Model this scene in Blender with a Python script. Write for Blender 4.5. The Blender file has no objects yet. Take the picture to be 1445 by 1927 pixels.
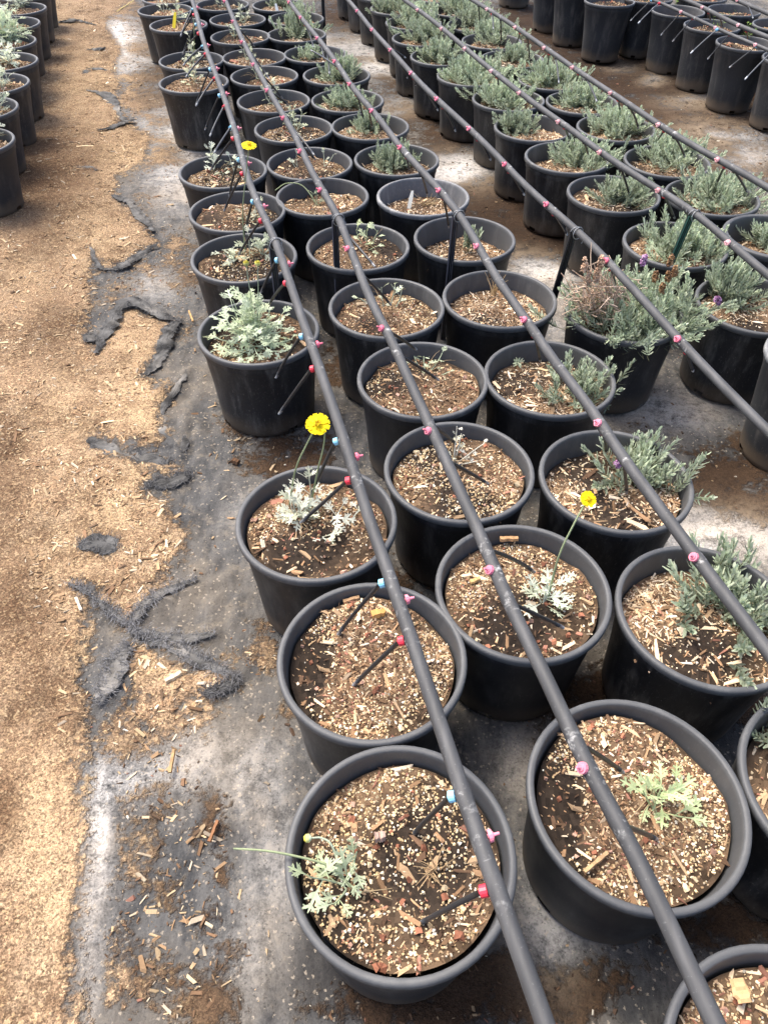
import bpy, math, random
import numpy as np
from mathutils import Vector, Matrix

random.seed(7)
RNG = np.random.default_rng(7)
PI = math.pi
C = bpy.context.scene.collection
S = 0.36                      # pot diameter in metres; bed layout below is in pot diameters
RIM = 0.8 * S                 # rim height above the ground
W, H = 1445.0, 1927.0
F = 1381.77
PITCH, ROLL = math.radians(45.875), math.radians(0.489)
CAMZ = (3.2963 + 0.8) * S

# ------------------------------------------------------------------ camera geometry
_cp, _sp = math.cos(PITCH), math.sin(PITCH)
FWD = np.array([0, _cp, -_sp]); _up = np.array([0, _sp, _cp]); _r = np.array([1.0, 0, 0])
RGT = _r * math.cos(ROLL) + _up * math.sin(ROLL)
UPV = -_r * math.sin(ROLL) + _up * math.cos(ROLL)
ORG = np.array([0, 0, CAMZ])

def ray(px, py):
    return FWD + RGT * (px - W / 2) / F - UPV * (py - H / 2) / F

def gp(px, py, z=0.0):
    """point of the place seen at photo pixel (px,py) at height z"""
    d = ray(px, py)
    return ORG + d * ((z - CAMZ) / d[2])

def at_y(px, py, Y):
    d = ray(px, py)
    return ORG + d * (Y / d[1])

def pj(P):
    d = np.asarray(P, float) - ORG
    z = d @ FWD
    return np.stack([W / 2 + F * (d @ RGT) / z, H / 2 - F * (d @ UPV) / z], -1)

# ------------------------------------------------------------------ mesh builder (quads, per-face colour)
class QB:
    def __init__(s):
        s.v, s.f, s.c, s.n = [], [], [], 0
    def add(s, V, Fq, col=(1, 1, 1)):
        V = np.asarray(V, float).reshape(-1, 3); Fq = np.asarray(Fq, int).reshape(-1, 4)
        col = np.asarray(col, float)
        if col.ndim == 1:
            col = np.tile(col, (len(Fq), 1))
        s.v.append(V); s.f.append(Fq + s.n); s.c.append(col); s.n += len(V)
    def mesh(s, name, smooth=True):
        V = np.concatenate(s.v).astype(np.float32); Fq = np.concatenate(s.f).astype(np.int32); c = np.concatenate(s.c)
        me = bpy.data.meshes.new(name)
        me.vertices.add(len(V)); me.vertices.foreach_set('co', V.ravel())
        me.loops.add(len(Fq) * 4); me.loops.foreach_set('vertex_index', Fq.ravel())
        me.polygons.add(len(Fq)); me.polygons.foreach_set('loop_start', np.arange(0, len(Fq) * 4, 4, dtype=np.int32))
        me.polygons.foreach_set('use_smooth', np.full(len(Fq), smooth, dtype=bool))
        a = me.attributes.new('Col', 'FLOAT_COLOR', 'CORNER')
        cc = np.repeat(np.concatenate([c, np.ones((len(c), 1))], 1), 4, axis=0).astype(np.float32)
        a.data.foreach_set('color', cc.ravel())
        me.update(); me.validate()
        return me
    def build(s, name, mat, parent=None, smooth=True):
        return link(name, s.mesh(name, smooth), mat, parent)

def link(name, me, mat, parent=None):
    o = bpy.data.objects.new(name, me); C.objects.link(o)
    if mat is not None and len(me.materials) == 0:
        me.materials.append(mat)
    if parent is not None:
        o.parent = parent
    return o

def tag(o, label=None, cat=None, group=None, kind=None):
    if label: o['label'] = label
    if cat: o['category'] = cat
    if group: o['group'] = group
    if kind: o['kind'] = kind
    return o

def thing(name, label, cat, loc=(0, 0, 0), rz=0.0, group=None):
    o = bpy.data.objects.new(name, None); C.objects.link(o)
    o.empty_display_size = 0.05
    o.location = loc; o.rotation_euler = (0, 0, rz)
    return tag(o, label, cat, group)

def nrm(v):
    v = np.asarray(v, float); return v / (np.linalg.norm(v) + 1e-12)

def tube(qb, P, rad, seg=6, col=(1, 1, 1), cap=True):
    P = np.asarray(P, float); n = len(P)
    rad = np.full(n, rad) if np.isscalar(rad) else np.asarray(rad, float)
    T = np.gradient(P, axis=0)
    a = np.array([0, 0, 1.0]) if abs(nrm(T[0])[2]) < .9 else np.array([1.0, 0, 0])
    V = []
    th = np.linspace(0, 2 * PI, seg, endpoint=False)
    for i in range(n):
        t = nrm(T[i]); u = nrm(np.cross(t, a)); w = np.cross(u, t); a = nrm(np.cross(u, t)) if False else a
        V.append(P[i] + rad[i] * (np.cos(th)[:, None] * u + np.sin(th)[:, None] * w))
    V = np.concatenate(V)
    Fq = []
    for i in range(n - 1):
        for k in range(seg):
            k2 = (k + 1) % seg
            Fq.append((i * seg + k, i * seg + k2, (i + 1) * seg + k2, (i + 1) * seg + k))
    if cap and seg % 2 == 0:
        for base in (0, (n - 1) * seg):
            for k in range(0, seg // 2 - 1):
                q = (base + k, base + k + 1, base + seg - 2 - k, base + seg - 1 - k)
                Fq.append(q if base == 0 else q[::-1])
    c = np.asarray(col, float)
    if c.ndim == 2 and len(c) == n:
        cc = np.repeat(c[:n - 1], seg, axis=0)
        ex = len(Fq) - len(cc)
        if ex: cc = np.concatenate([cc, np.tile(c[-1], (ex, 1))])
        c = cc
    qb.add(V, Fq, c)

def lathe(qb, prof, seg=48, col=(1, 1, 1), skip=None):
    V = []; th = np.linspace(0, 2 * PI, seg, endpoint=False)
    for r, z in prof:
        V.append(np.stack([r * np.cos(th), r * np.sin(th), np.full(seg, z)], 1))
    Fq = []
    for i in range(len(prof) - 1):
        for k in range(seg):
            if skip and skip(i, k): continue
            k2 = (k + 1) % seg
            Fq.append((i * seg + k, i * seg + k2, (i + 1) * seg + k2, (i + 1) * seg + k))
    qb.add(np.concatenate(V), Fq, col)

def spline(P, n):
    P = [np.asarray(p, float) for p in P]
    P = [2 * P[0] - P[1]] + P + [2 * P[-1] - P[-2]]
    out = []
    for i in range(1, len(P) - 2):
        p0, p1, p2, p3 = P[i - 1:i + 3]
        for k in range(n):
            t = k / n
            out.append(.5 * (2 * p1 + (p2 - p0) * t + (2 * p0 - 5 * p1 + 4 * p2 - p3) * t * t + (3 * p1 - p0 - 3 * p2 + p3) * t ** 3))
    out.append(P[-2])
    return np.array(out)

# scatter of little irregular chips / grains, vectorised
BOX = np.array([[-1, -1, -1], [1, -1, -1], [1, 1, -1], [-1, 1, -1], [-1, -1, 1], [1, -1, 1], [1, 1, 1], [-1, 1, 1]], float) * .5
BOXF = np.array([[0, 3, 2, 1], [4, 5, 6, 7], [0, 1, 5, 4], [1, 2, 6, 5], [2, 3, 7, 6], [3, 0, 4, 7]])
def chips(qb, pos, dim, col, tilt=.25, jit=.22, rng=RNG):
    n = len(pos)
    V = np.tile(BOX, (n, 1, 1)) * (1 + rng.uniform(-jit, jit, (n, 8, 3)) * 1.6)
    V = V * dim[:, None, :]
    yaw = rng.uniform(0, 2 * PI, n); p = rng.normal(0, tilt, n); q = rng.normal(0, tilt, n)
    def rot(V, ax, a):
        c, s_ = np.cos(a)[:, None], np.sin(a)[:, None]
        i, j = [(1, 2), (0, 2), (0, 1)][ax]
        x, y = V[:, :, i].copy(), V[:, :, j].copy()
        V[:, :, i] = c * x - s_ * y; V[:, :, j] = s_ * x + c * y
    rot(V, 0, p); rot(V, 1, q); rot(V, 2, yaw)
    V += pos[:, None, :]
    Fq = (BOXF[None] + 8 * np.arange(n)[:, None, None]).reshape(-1, 4)
    qb.add(V.reshape(-1, 3), Fq, np.repeat(col, 6, axis=0))

def palette(n, cols, wts, rng=RNG, var=.25):
    cols = np.array(cols); k = rng.choice(len(cols), n, p=np.array(wts) / np.sum(wts))
    return np.clip(cols[k] * rng.uniform(1 - var, 1 + var, (n, 1)), 0, .95)

class Noise2:
    def __init__(s, seed, k=24, f0=1., f1=6.):
        r = np.random.default_rng(seed); a = r.uniform(0, 2 * PI, k); f = np.exp(r.uniform(math.log(f0), math.log(f1), k))
        s.kx, s.ky, s.ph, s.am = f * np.cos(a) * 2 * PI, f * np.sin(a) * 2 * PI, r.uniform(0, 2 * PI, k), (f0 / f) ** .7
        s.am = s.am / np.sqrt((s.am ** 2).sum() / 2)
    def __call__(s, x, y):
        x = np.asarray(x, float); y = np.asarray(y, float); o = np.zeros(np.broadcast(x, y).shape)
        for kx, ky, ph, am in zip(s.kx, s.ky, s.ph, s.am): o = o + am * np.sin(kx * x + ky * y + ph)
        return o

# ------------------------------------------------------------------ materials
class NT:
    def __init__(s, name):
        s.m = bpy.data.materials.new(name); s.m.use_nodes = True
        s.t = s.m.node_tree; s.t.nodes.clear()
        s.out = s.t.nodes.new('ShaderNodeOutputMaterial')
        s.p = s.t.nodes.new('ShaderNodeBsdfPrincipled')
        s.t.links.new(s.p.outputs[0], s.out.inputs[0])
    def n(s, typ, **kw):
        nd = s.t.nodes.new('ShaderNode' + typ)
        for k, v in kw.items(): setattr(nd, k, v)
        return nd
    def set(s, sock, v):
        if hasattr(v, 'links') or hasattr(v, 'is_output'): s.t.links.new(v, sock)
        else:
            if isinstance(v, tuple) and len(v) == 3 and sock.type == 'RGBA': v = (*v, 1)
            sock.default_value = v
    def math(s, op, a, b=0.0, clamp=False):
        nd = s.n('Math', operation=op, use_clamp=clamp); s.set(nd.inputs[0], a); s.set(nd.inputs[1], b); return nd.outputs[0]
    def mix(s, fac, a, b, mode='MIX'):
        nd = s.n('Mix', data_type='RGBA', blend_type=mode); s.set(nd.inputs[0], fac); s.set(nd.inputs[6], a); s.set(nd.inputs[7], b); return nd.outputs[2]
    def ramp(s, fac, stops):
        nd = s.n('ValToRGB'); s.set(nd.inputs[0], fac); e = nd.color_ramp.elements
        while len(e) < len(stops): e.new(.5)
        for el, (p, c) in zip(e, stops):
            el.position = p; el.color = (c, c, c, 1) if isinstance(c, (int, float)) else (*c, 1)
        return nd.outputs[0]
    def smooth(s, x, a, b):
        nd = s.n('MapRange', interpolation_type='SMOOTHSTEP'); s.set(nd.inputs[0], x); nd.inputs[1].default_value = a; nd.inputs[2].default_value = b; return nd.outputs[0]
    def noise(s, vec, scale, detail=4, rough=.55, dist=0.0):
        nd = s.n('TexNoise'); s.set(nd.inputs['Vector'], vec); nd.inputs['Scale'].default_value = scale
        nd.inputs['Detail'].default_value = detail; nd.inputs['Roughness'].default_value = rough; nd.inputs['Distortion'].default_value = dist
        return nd.outputs[0]
    def attr(s, name):
        nd = s.n('Attribute'); nd.attribute_name = name; return nd
    def bump(s, h, strength=.5, dist=.002, nrm=None):
        nd = s.n('Bump'); s.set(nd.inputs['Height'], h); nd.inputs['Strength'].default_value = strength; nd.inputs['Distance'].default_value = dist
        if nrm is not None: s.set(nd.inputs['Normal'], nrm)
        return nd.outputs[0]
    def scalev(s, vec, sc, add=None):
        nd = s.n('Mapping'); s.set(nd.inputs[0], vec); nd.inputs[3].default_value = sc
        if add is not None: s.set(nd.inputs[1], add)
        return nd.outputs[0]

def objvec(t):
    """object coordinates shifted by a random amount per object"""
    tc = t.n('TexCoord'); oi = t.n('ObjectInfo')
    sh = t.math('MULTIPLY', oi.outputs['Random'], 37.0)
    cb = t.n('CombineXYZ'); t.set(cb.inputs[0], sh); t.set(cb.inputs[1], sh)
    va = t.n('VectorMath', operation='ADD'); t.set(va.inputs[0], tc.outputs['Object']); t.set(va.inputs[1], cb.outputs[0])
    return va.outputs[0], tc.outputs['Object'], oi.outputs['Random']

def mat_pot(name, base, dust, rough, dust_amt, foot):
    t = NT(name); v, ov, rnd = objvec(t)
    n1 = t.noise(t.scalev(v, (22, 22, 5)), 1, 5, .65)
    n2 = t.noise(v, 260, 3, .6)
    n3 = t.noise(v, 9, 3, .6)
    f = t.math('MULTIPLY', t.smooth(n1, .46, .78), dust_amt)
    f = t.math('ADD', f, t.math('MULTIPLY', t.smooth(n2, .66, .74), dust_amt * .55))
    n4 = t.noise(t.scalev(v, (330, 330, 90)), 1, 3, .6)
    f = t.math('ADD', f, t.math('MULTIPLY', t.smooth(n4, .60, .72), dust_amt * .9))
    f = t.math('MULTIPLY', f, t.math('ADD', .45, rnd))
    sx = t.n('SeparateXYZ'); t.set(sx.inputs[0], ov)
    mud = t.math('SUBTRACT', t.math('ADD', t.math('MULTIPLY', n3, .09), t.math('MULTIPLY', n2, .03)), sx.outputs[2])
    mudf = t.math('MULTIPLY', t.smooth(mud, -.02, .04), foot)
    col = t.mix(t.math('MINIMUM', f, 1.0), base, dust)
    col = t.mix(mudf, col, (.13, .095, .06))
    t.set(t.p.inputs['Base Color'], col)
    rr = t.math('ADD', rough, t.math('MULTIPLY', n3, .25)); t.set(t.p.inputs['Roughness'], rr)
    t.set(t.p.inputs['Normal'], t.bump(t.noise(v, 420, 2, .5), .12, .0006))
    t.p.inputs['Specular IOR Level'].default_value = .4
    return t.m

M = {}
M['pot'] = mat_pot('pot_plastic', (.0125, .014, .0165), (.19, .185, .17), .40, .46, .4)
M['pot_dusty'] = mat_pot('dusty_pot_plastic', (.024, .026, .028), (.17, .155, .135), .5, .5, .7)
M['rim'] = mat_pot('rim_plastic', (.070, .072, .073), (.23, .23, .22), .42, .25, 0)
M['rim_worn'] = mat_pot('worn_rim_plastic', (.13, .135, .14), (.34, .335, .32), .5, .9, 0)

def mat_col(name, rough=.7, transl=0.0, nsc=300, namt=.35, spec=.3, bump=.0):
    t = NT(name); c = t.attr('Col').outputs['Color']
    tc = t.n('TexCoord'); n = t.noise(tc.outputs['Object'], nsc, 3, .6)
    k = t.math('ADD', 1 - namt, t.math('MULTIPLY', n, 2 * namt))
    col = t.mix(1.0, c, t.ramp(k, [(0, 0.0), (1, 1.0)]), 'MULTIPLY')
    if name == 'leaf': k = t.math('MULTIPLY', k, t.math('ADD', .86, t.math('MULTIPLY', t.n('ObjectInfo').outputs['Random'], .28)))
    nd = t.n('VectorMath', operation='SCALE'); t.set(nd.inputs[0], c); t.set(nd.inputs['Scale'], k)
    t.set(t.p.inputs['Base Color'], nd.outputs[0])
    t.p.inputs['Roughness'].default_value = rough; t.p.inputs['Specular IOR Level'].default_value = spec
    if bump: t.set(t.p.inputs['Normal'], t.bump(n, .6, bump))
    if transl:
        tr = t.n('BsdfTranslucent'); t.set(tr.inputs[0], nd.outputs[0]); mx = t.n('MixShader'); mx.inputs[0].default_value = transl
        t.t.links.new(t.p.outputs[0], mx.inputs[1]); t.t.links.new(tr.outputs[0], mx.inputs[2]); t.t.links.new(mx.outputs[0], t.out.inputs[0])
    return t.m
M['mix'] = mat_col('potting_mix', .9, 0, 500, .35, .15, .001)
M['chip'] = mat_col('wood_chip', .85, 0, 260, .3, .15, .0006)
M['leaf'] = mat_col('leaf', .75, .3, 140, .18, .15)
M['petal'] = mat_col('petal', .6, .25, 90, .1, .2)
M['plastic'] = mat_col('coloured_plastic', .38, 0, 160, .12, .5)
M['tubing'] = mat_col('drip_tubing', .4, 0, 120, .2, .45)
M['cloth'] = mat_col('torn_weed_cloth', .85, 0, 600, .5, .15, .0012)
M['wire'] = mat_col('tie_wire', .4, 0, 100, .2, .6)

def mat_pipe():
    t = NT('irrigation_pipe'); tc = t.n('TexCoord'); v = tc.outputs['Object']
    c = t.attr('Col').outputs['Color']          # red channel: lime scale round the fittings
    sx = t.n('SeparateXYZ'); t.set(sx.inputs[0], c)
    n = t.noise(v, 60, 5, .65); n2 = t.noise(v, 240, 3, .6); n3 = t.noise(t.scalev(v, (40, 6, 40)), 1, 3, .6)
    base = t.mix(t.smooth(n3, .35, .75), (.035, .036, .037), (.066, .067, .068))
    base = t.mix(t.math('MULTIPLY', t.smooth(n2, .62, .75), .35), base, (.2, .2, .19))
    st = t.math('MULTIPLY', sx.outputs[0], t.smooth(n, .53, .75))
    col = t.mix(t.math('MULTIPLY', st, .9), base, (.5, .5, .48))
    t.set(t.p.inputs['Base Color'], col); t.p.inputs['Roughness'].default_value = .64
    t.set(t.p.inputs['Normal'], t.bump(n2, .15, .0006))
    return t.m
M['pipe'] = mat_pipe()

# ------------------------------------------------------------------ ground
FAB = [(232, -40), (240, 0), (200, 45), (230, 90), (215, 130), (230, 165), (205, 185), (255, 235), (290, 255), (270, 310), (225, 330), (215, 370), (255, 400), (280, 430), (300, 452),
       (262, 478), (235, 498), (200, 508), (180, 490), (172, 500), (176, 545), (165, 590), (160, 632), (185, 642), (208, 604), (238, 572), (262, 580), (300, 596), (328, 608), (312, 640), (300, 664), (274, 706),
       (285, 716), (320, 728), (322, 752), (300, 790), (312, 815), (310, 834), (270, 848), (230, 838), (172, 824), (205, 852), (250, 872), (312, 880), (336, 886),
       (300, 895), (280, 907), (282, 925), (320, 950), (346, 1000), (350, 1022), (330, 1060), (298, 1092), (268, 1125), (242, 1168), (190, 1120), (148, 1096), (160, 1140), (166, 1200),
       (155, 1260), (160, 1300), (166, 1400), (160, 1500), (162, 1600), (150, 1700), (148, 1927), (148, 2400), (4000, 2400), (4000, -40)]
HOLE = [(246, 1205), (300, 1224), (360, 1256), (436, 1280), (372, 1310), (290, 1328), (245, 1300), (232, 1250)]
# soil lying on the cloth, photo pixels: cx, cy, rx, ry, amount
DIRT = [(230, 1400, 90, 80, .85), (300, 1330, 110, 60, .75), (360, 1260, 80, 40, .5), (270, 1500, 80, 50, .45), (225, 1640, 60, 80, .5), (290, 1580, 40, 50, .45), (400, 1510, 30, 45, .75), (385, 1570, 40, 30, .8), (415, 1640, 36, 50, .7), (395, 1720, 40, 40, .85), (430, 1790, 45, 50, .8),
        (230, 1770, 60, 60, .62), (300, 1830, 60, 40, .62), (410, 1870, 50, 60, .7), (300, 1660, 70, 60, .5), (200, 1500, 50, 60, .55), (220, 1870, 60, 50, .5), (370, 1890, 90, 40, .6), (330, 1690, 40, 60, .45), (560, 1340, 55, 30, .5), (500, 1230, 60, 40, .75), (495, 1175, 40, 40, .55), (330, 1500, 60, 60, .4),
        (520, 870, 110, 45, .7), (440, 800, 60, 40, .55), (590, 830, 60, 60, .6), (700, 960, 60, 60, .5), (640, 700, 70, 60, .35), (620, 640, 50, 60, .3),
        (270, 380, 60, 50, .4), (330, 460, 50, 40, .55), (280, 500, 60, 35, .6), (230, 560, 60, 50, .55), (330, 560, 40, 40, .4), (360, 520, 40, 40, .55), (360, 620, 40, 30, .5), (290, 250, 50, 60, .5), (300, 200, 60, 40, .65),
        (260, 80, 70, 60, .75), (280, 150, 60, 60, .7), (240, 20, 60, 40, .75), (340, 290, 60, 30, .35), (300, 300, 60, 30, .6), (260, 180, 60, 30, .65),
        (640, 30, 60, 60, .9), (680, 120, 50, 40, .8), (740, 170, 45, 40, .75), (790, 215, 70, 25, .9), (850, 270, 70, 35, .95), (930, 400, 90, 60, 1.), (1000, 440, 90, 50, 1.), (900, 345, 60, 30, .8), (960, 460, 90, 50, .9),
        (1060, 470, 60, 30, .8), (1010, 520, 40, 30, .3), (1360, 880, 120, 70, 1.), (1420, 960, 90, 40, .8), (1210, 800, 60, 30, .6), (1290, 740, 60, 30, .4), (1400, 1330, 120, 70, .8),
        (1130, 100, 160, 55, .95), (1230, 160, 140, 50, .95), (1330, 240, 120, 50, .9), (1420, 320, 90, 50, .8), (990, 40, 90, 50, .95), (1350, 200, 160, 60, .85), (1180, 220, 120, 60, .7), (1300, 300, 90, 40, .6),
        (1100, 1340, 110, 60, .75), (1150, 1290, 60, 60, .8), (1000, 1450, 60, 50, .35), (1350, 1740, 130, 60, .9), (900, 1860, 200, 70, .95), (1100, 1860, 130, 70, .75), (780, 1900, 220, 60, .9), (980, 1320, 80, 40, .7), (720, 1100, 60, 60, .6), (820, 1080, 60, 80, .7),
        (880, 1460, 60, 60, .4), (960, 1000, 40, 50, .6), (1040, 1040, 60, 60, .5)]
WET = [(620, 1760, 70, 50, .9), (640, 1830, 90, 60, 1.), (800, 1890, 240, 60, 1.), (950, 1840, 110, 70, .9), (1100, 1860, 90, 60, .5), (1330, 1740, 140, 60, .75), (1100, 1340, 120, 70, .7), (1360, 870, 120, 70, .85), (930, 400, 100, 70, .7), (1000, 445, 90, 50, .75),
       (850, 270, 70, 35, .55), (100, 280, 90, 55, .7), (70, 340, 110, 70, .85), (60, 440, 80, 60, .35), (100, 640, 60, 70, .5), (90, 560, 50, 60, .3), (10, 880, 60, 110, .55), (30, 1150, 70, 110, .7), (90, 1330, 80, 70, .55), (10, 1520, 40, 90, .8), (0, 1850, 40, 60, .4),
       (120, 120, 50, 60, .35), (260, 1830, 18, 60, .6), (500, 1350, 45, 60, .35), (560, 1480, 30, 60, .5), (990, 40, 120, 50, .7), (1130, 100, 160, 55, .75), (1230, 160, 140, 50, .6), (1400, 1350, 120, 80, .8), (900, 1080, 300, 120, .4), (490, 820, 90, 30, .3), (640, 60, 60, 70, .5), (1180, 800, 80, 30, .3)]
PALE = [(185, 1560, 26, 130, .6), (170, 1720, 18, 120, .5), (160, 1850, 18, 90, .35), (230, 1470, 60, 40, .45), (330, 1420, 90, 50, .3), (480, 1450, 60, 80, .28), (520, 1620, 50, 120, .25), (470, 1800, 60, 120, .22), (230, 70, 40, 40, .9), (190, 80, 20, 30, .6), (250, 100, 50, 50, .5),
        (300, 210, 60, 50, .5), (350, 270, 60, 40, .55), (330, 340, 50, 50, .5), (300, 530, 50, 30, .4), (180, 1560, 20, 60, 1.), (860, 320, 70, 35, 1.), (700, 120, 80, 25, .75), (760, 200, 60, 20, .6), (640, 80, 60, 25, .7), (1020, 510, 60, 28, 1.), (980, 480, 40, 20, .6), (1050, 600, 40, 60, .35), (1280, 770, 80, 36, .8),
        (1330, 1000, 140, 45, 1.), (1420, 1030, 60, 40, .6), (1200, 760, 40, 40, .5), (1230, 150, 25, 10, .9), (1300, 190, 60, 14, .8), (1340, 250, 80, 30, .8), (1420, 300, 60, 30, .7), (1170, 125, 30, 8, .9), (1040, 1750, 60, 130, .55), (980, 1430, 50, 70, .45), (450, 960, 40, 60, .15), (350, 1440, 100, 60, .2)]
TAN = [(285, 770, 45, 60, 1.), (250, 760, 40, 40, .7), (220, 960, 60, 50, .8), (280, 900, 40, 20, .9), (260, 650, 50, 60, .55), (250, 300, 40, 40, .7), (200, 290, 60, 60, .6), (180, 450, 60, 60, .6), (190, 1490, 40, 40, 1.), (250, 1450, 60, 30, .7), (100, 1480, 50, 60, .5), (300, 1250, 50, 30, .6), (130, 1050, 60, 50, .5), (150, 150, 50, 60, .6), (220, 140, 40, 30, .7),
       (60, 1600, 60, 120, .6), (60, 520, 50, 30, .5), (130, 780, 60, 80, .4), (1330, 340, 60, 30, .6), (150, 1210, 40, 60, .4), (110, 1700, 50, 100, .5), (100, 30, 40, 40, .5)]

def ell(px, lst):
    o = np.zeros(len(px))
    for cx, cy, rx, ry, a in lst:
        d2 = ((px[:, 0] - cx) / rx) ** 2 + ((px[:, 1] - cy) / ry) ** 2
        o = 1 - (1 - o) * (1 - a * np.exp(-d2 * .9))
    return o
def inpoly(p, poly):
    x, y = p[:, 0], p[:, 1]; ins = np.zeros(len(p), bool); dist = np.full(len(p), 1e9)
    n = len(poly)
    for i in range(n):
        x1, y1 = poly[i]; x2, y2 = poly[(i + 1) % n]
        if y1 != y2:
            c = ((y1 > y) != (y2 > y)) & (x < (x2 - x1) * (y - y1) / (y2 - y1) + x1); ins ^= c
        dx, dy = x2 - x1, y2 - y1; L = dx * dx + dy * dy + 1e-9
        t = np.clip(((x - x1) * dx + (y - y1) * dy) / L, 0, 1)
        dist = np.minimum(dist, np.hypot(x - x1 - t * dx, y - y1 - t * dy))
    return np.where(ins, dist, -dist)

NG = Noise2(3, 30, .7, 9); NG2 = Noise2(5, 30, 4, 25)
def fabdist(P):
    px = pj(P); d = np.minimum(inpoly(px, FAB), -inpoly(px, HOLE))
    m = np.abs(P[:, 1] * _cp + (CAMZ - P[:, 2]) * _sp) / F      # metres per pixel
    return d * m
def gheight(x, y, f=None):
    z = NG(x, y) * .004 + NG2(x, y) * .0019
    if f is not None: z = z + np.clip(-f * .25, -.004, .006) * (f < .02) - .003 * (f > .02)
    return z - .004

FOLDS = [([(330, 985), (375, 1030), (420, 1060)], .008), ([(298, 1138), (360, 1108), (430, 1085)], .009), ([(300, 1120), (340, 1128), (410, 1122)], .006), ([(250, 1180), (320, 1216), (380, 1246), (446, 1272)], .012), ([(260, 1178), (330, 1200), (405, 1192)], .008),
         ([(360, 690), (330, 720), (300, 752)], .01), ([(352, 760), (345, 810), (330, 850)], .012), ([(310, 790), (330, 820), (340, 860)], .01), ([(360, 880), (380, 840), (372, 790)], .006), ([(300, 470), (250, 490), (215, 506)], .01), ([(340, 600), (318, 630), (312, 650)], .01), ([(250, 440), (290, 470), (310, 520)], .006),
         ([(166, 1420), (162, 1560), (166, 1700), (150, 1900)], .012), ([(200, 1440), (205, 1600), (190, 1720)], .007), ([(460, 1420), (470, 1600), (500, 1900)], .004), ([(400, 1330), (420, 1500), (440, 1700)], .004), ([(420, 960), (430, 1080), (470, 1200)], .004), ([(1240, 990), (1330, 960), (1440, 990)], .012), ([(1230, 1010), (1340, 1010), (1440, 1060)], .008), ([(700, 760), (720, 860), (760, 980)], .003)]
def folds(P):
    o = np.zeros(len(P)); nf = Noise2(77, 16, 6, 30)
    for pts, h in FOLDS:
        Q = spline([gp(*p) for p in pts], 8); d = np.full(len(P), 9.0); box = (P[:, 0] > Q[:, 0].min() - .06) & (P[:, 0] < Q[:, 0].max() + .06) & (P[:, 1] > Q[:, 1].min() - .06) & (P[:, 1] < Q[:, 1].max() + .06)
        B = P[box]
        if len(B) == 0: continue
        dd = np.full(len(B), 9.0)
        for a, b in zip(Q[:-1], Q[1:]):
            ab = b - a; t = np.clip(((B - a) @ ab) / (ab @ ab), 0, 1); dd = np.minimum(dd, np.linalg.norm(B - a - t[:, None] * ab, axis=1))
        dd = dd + .003 * nf(B[:, 0], B[:, 1]); o[box] = np.maximum(o[box], h * np.exp(-(dd / (.008 + h)) ** 2))
    return o
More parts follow.
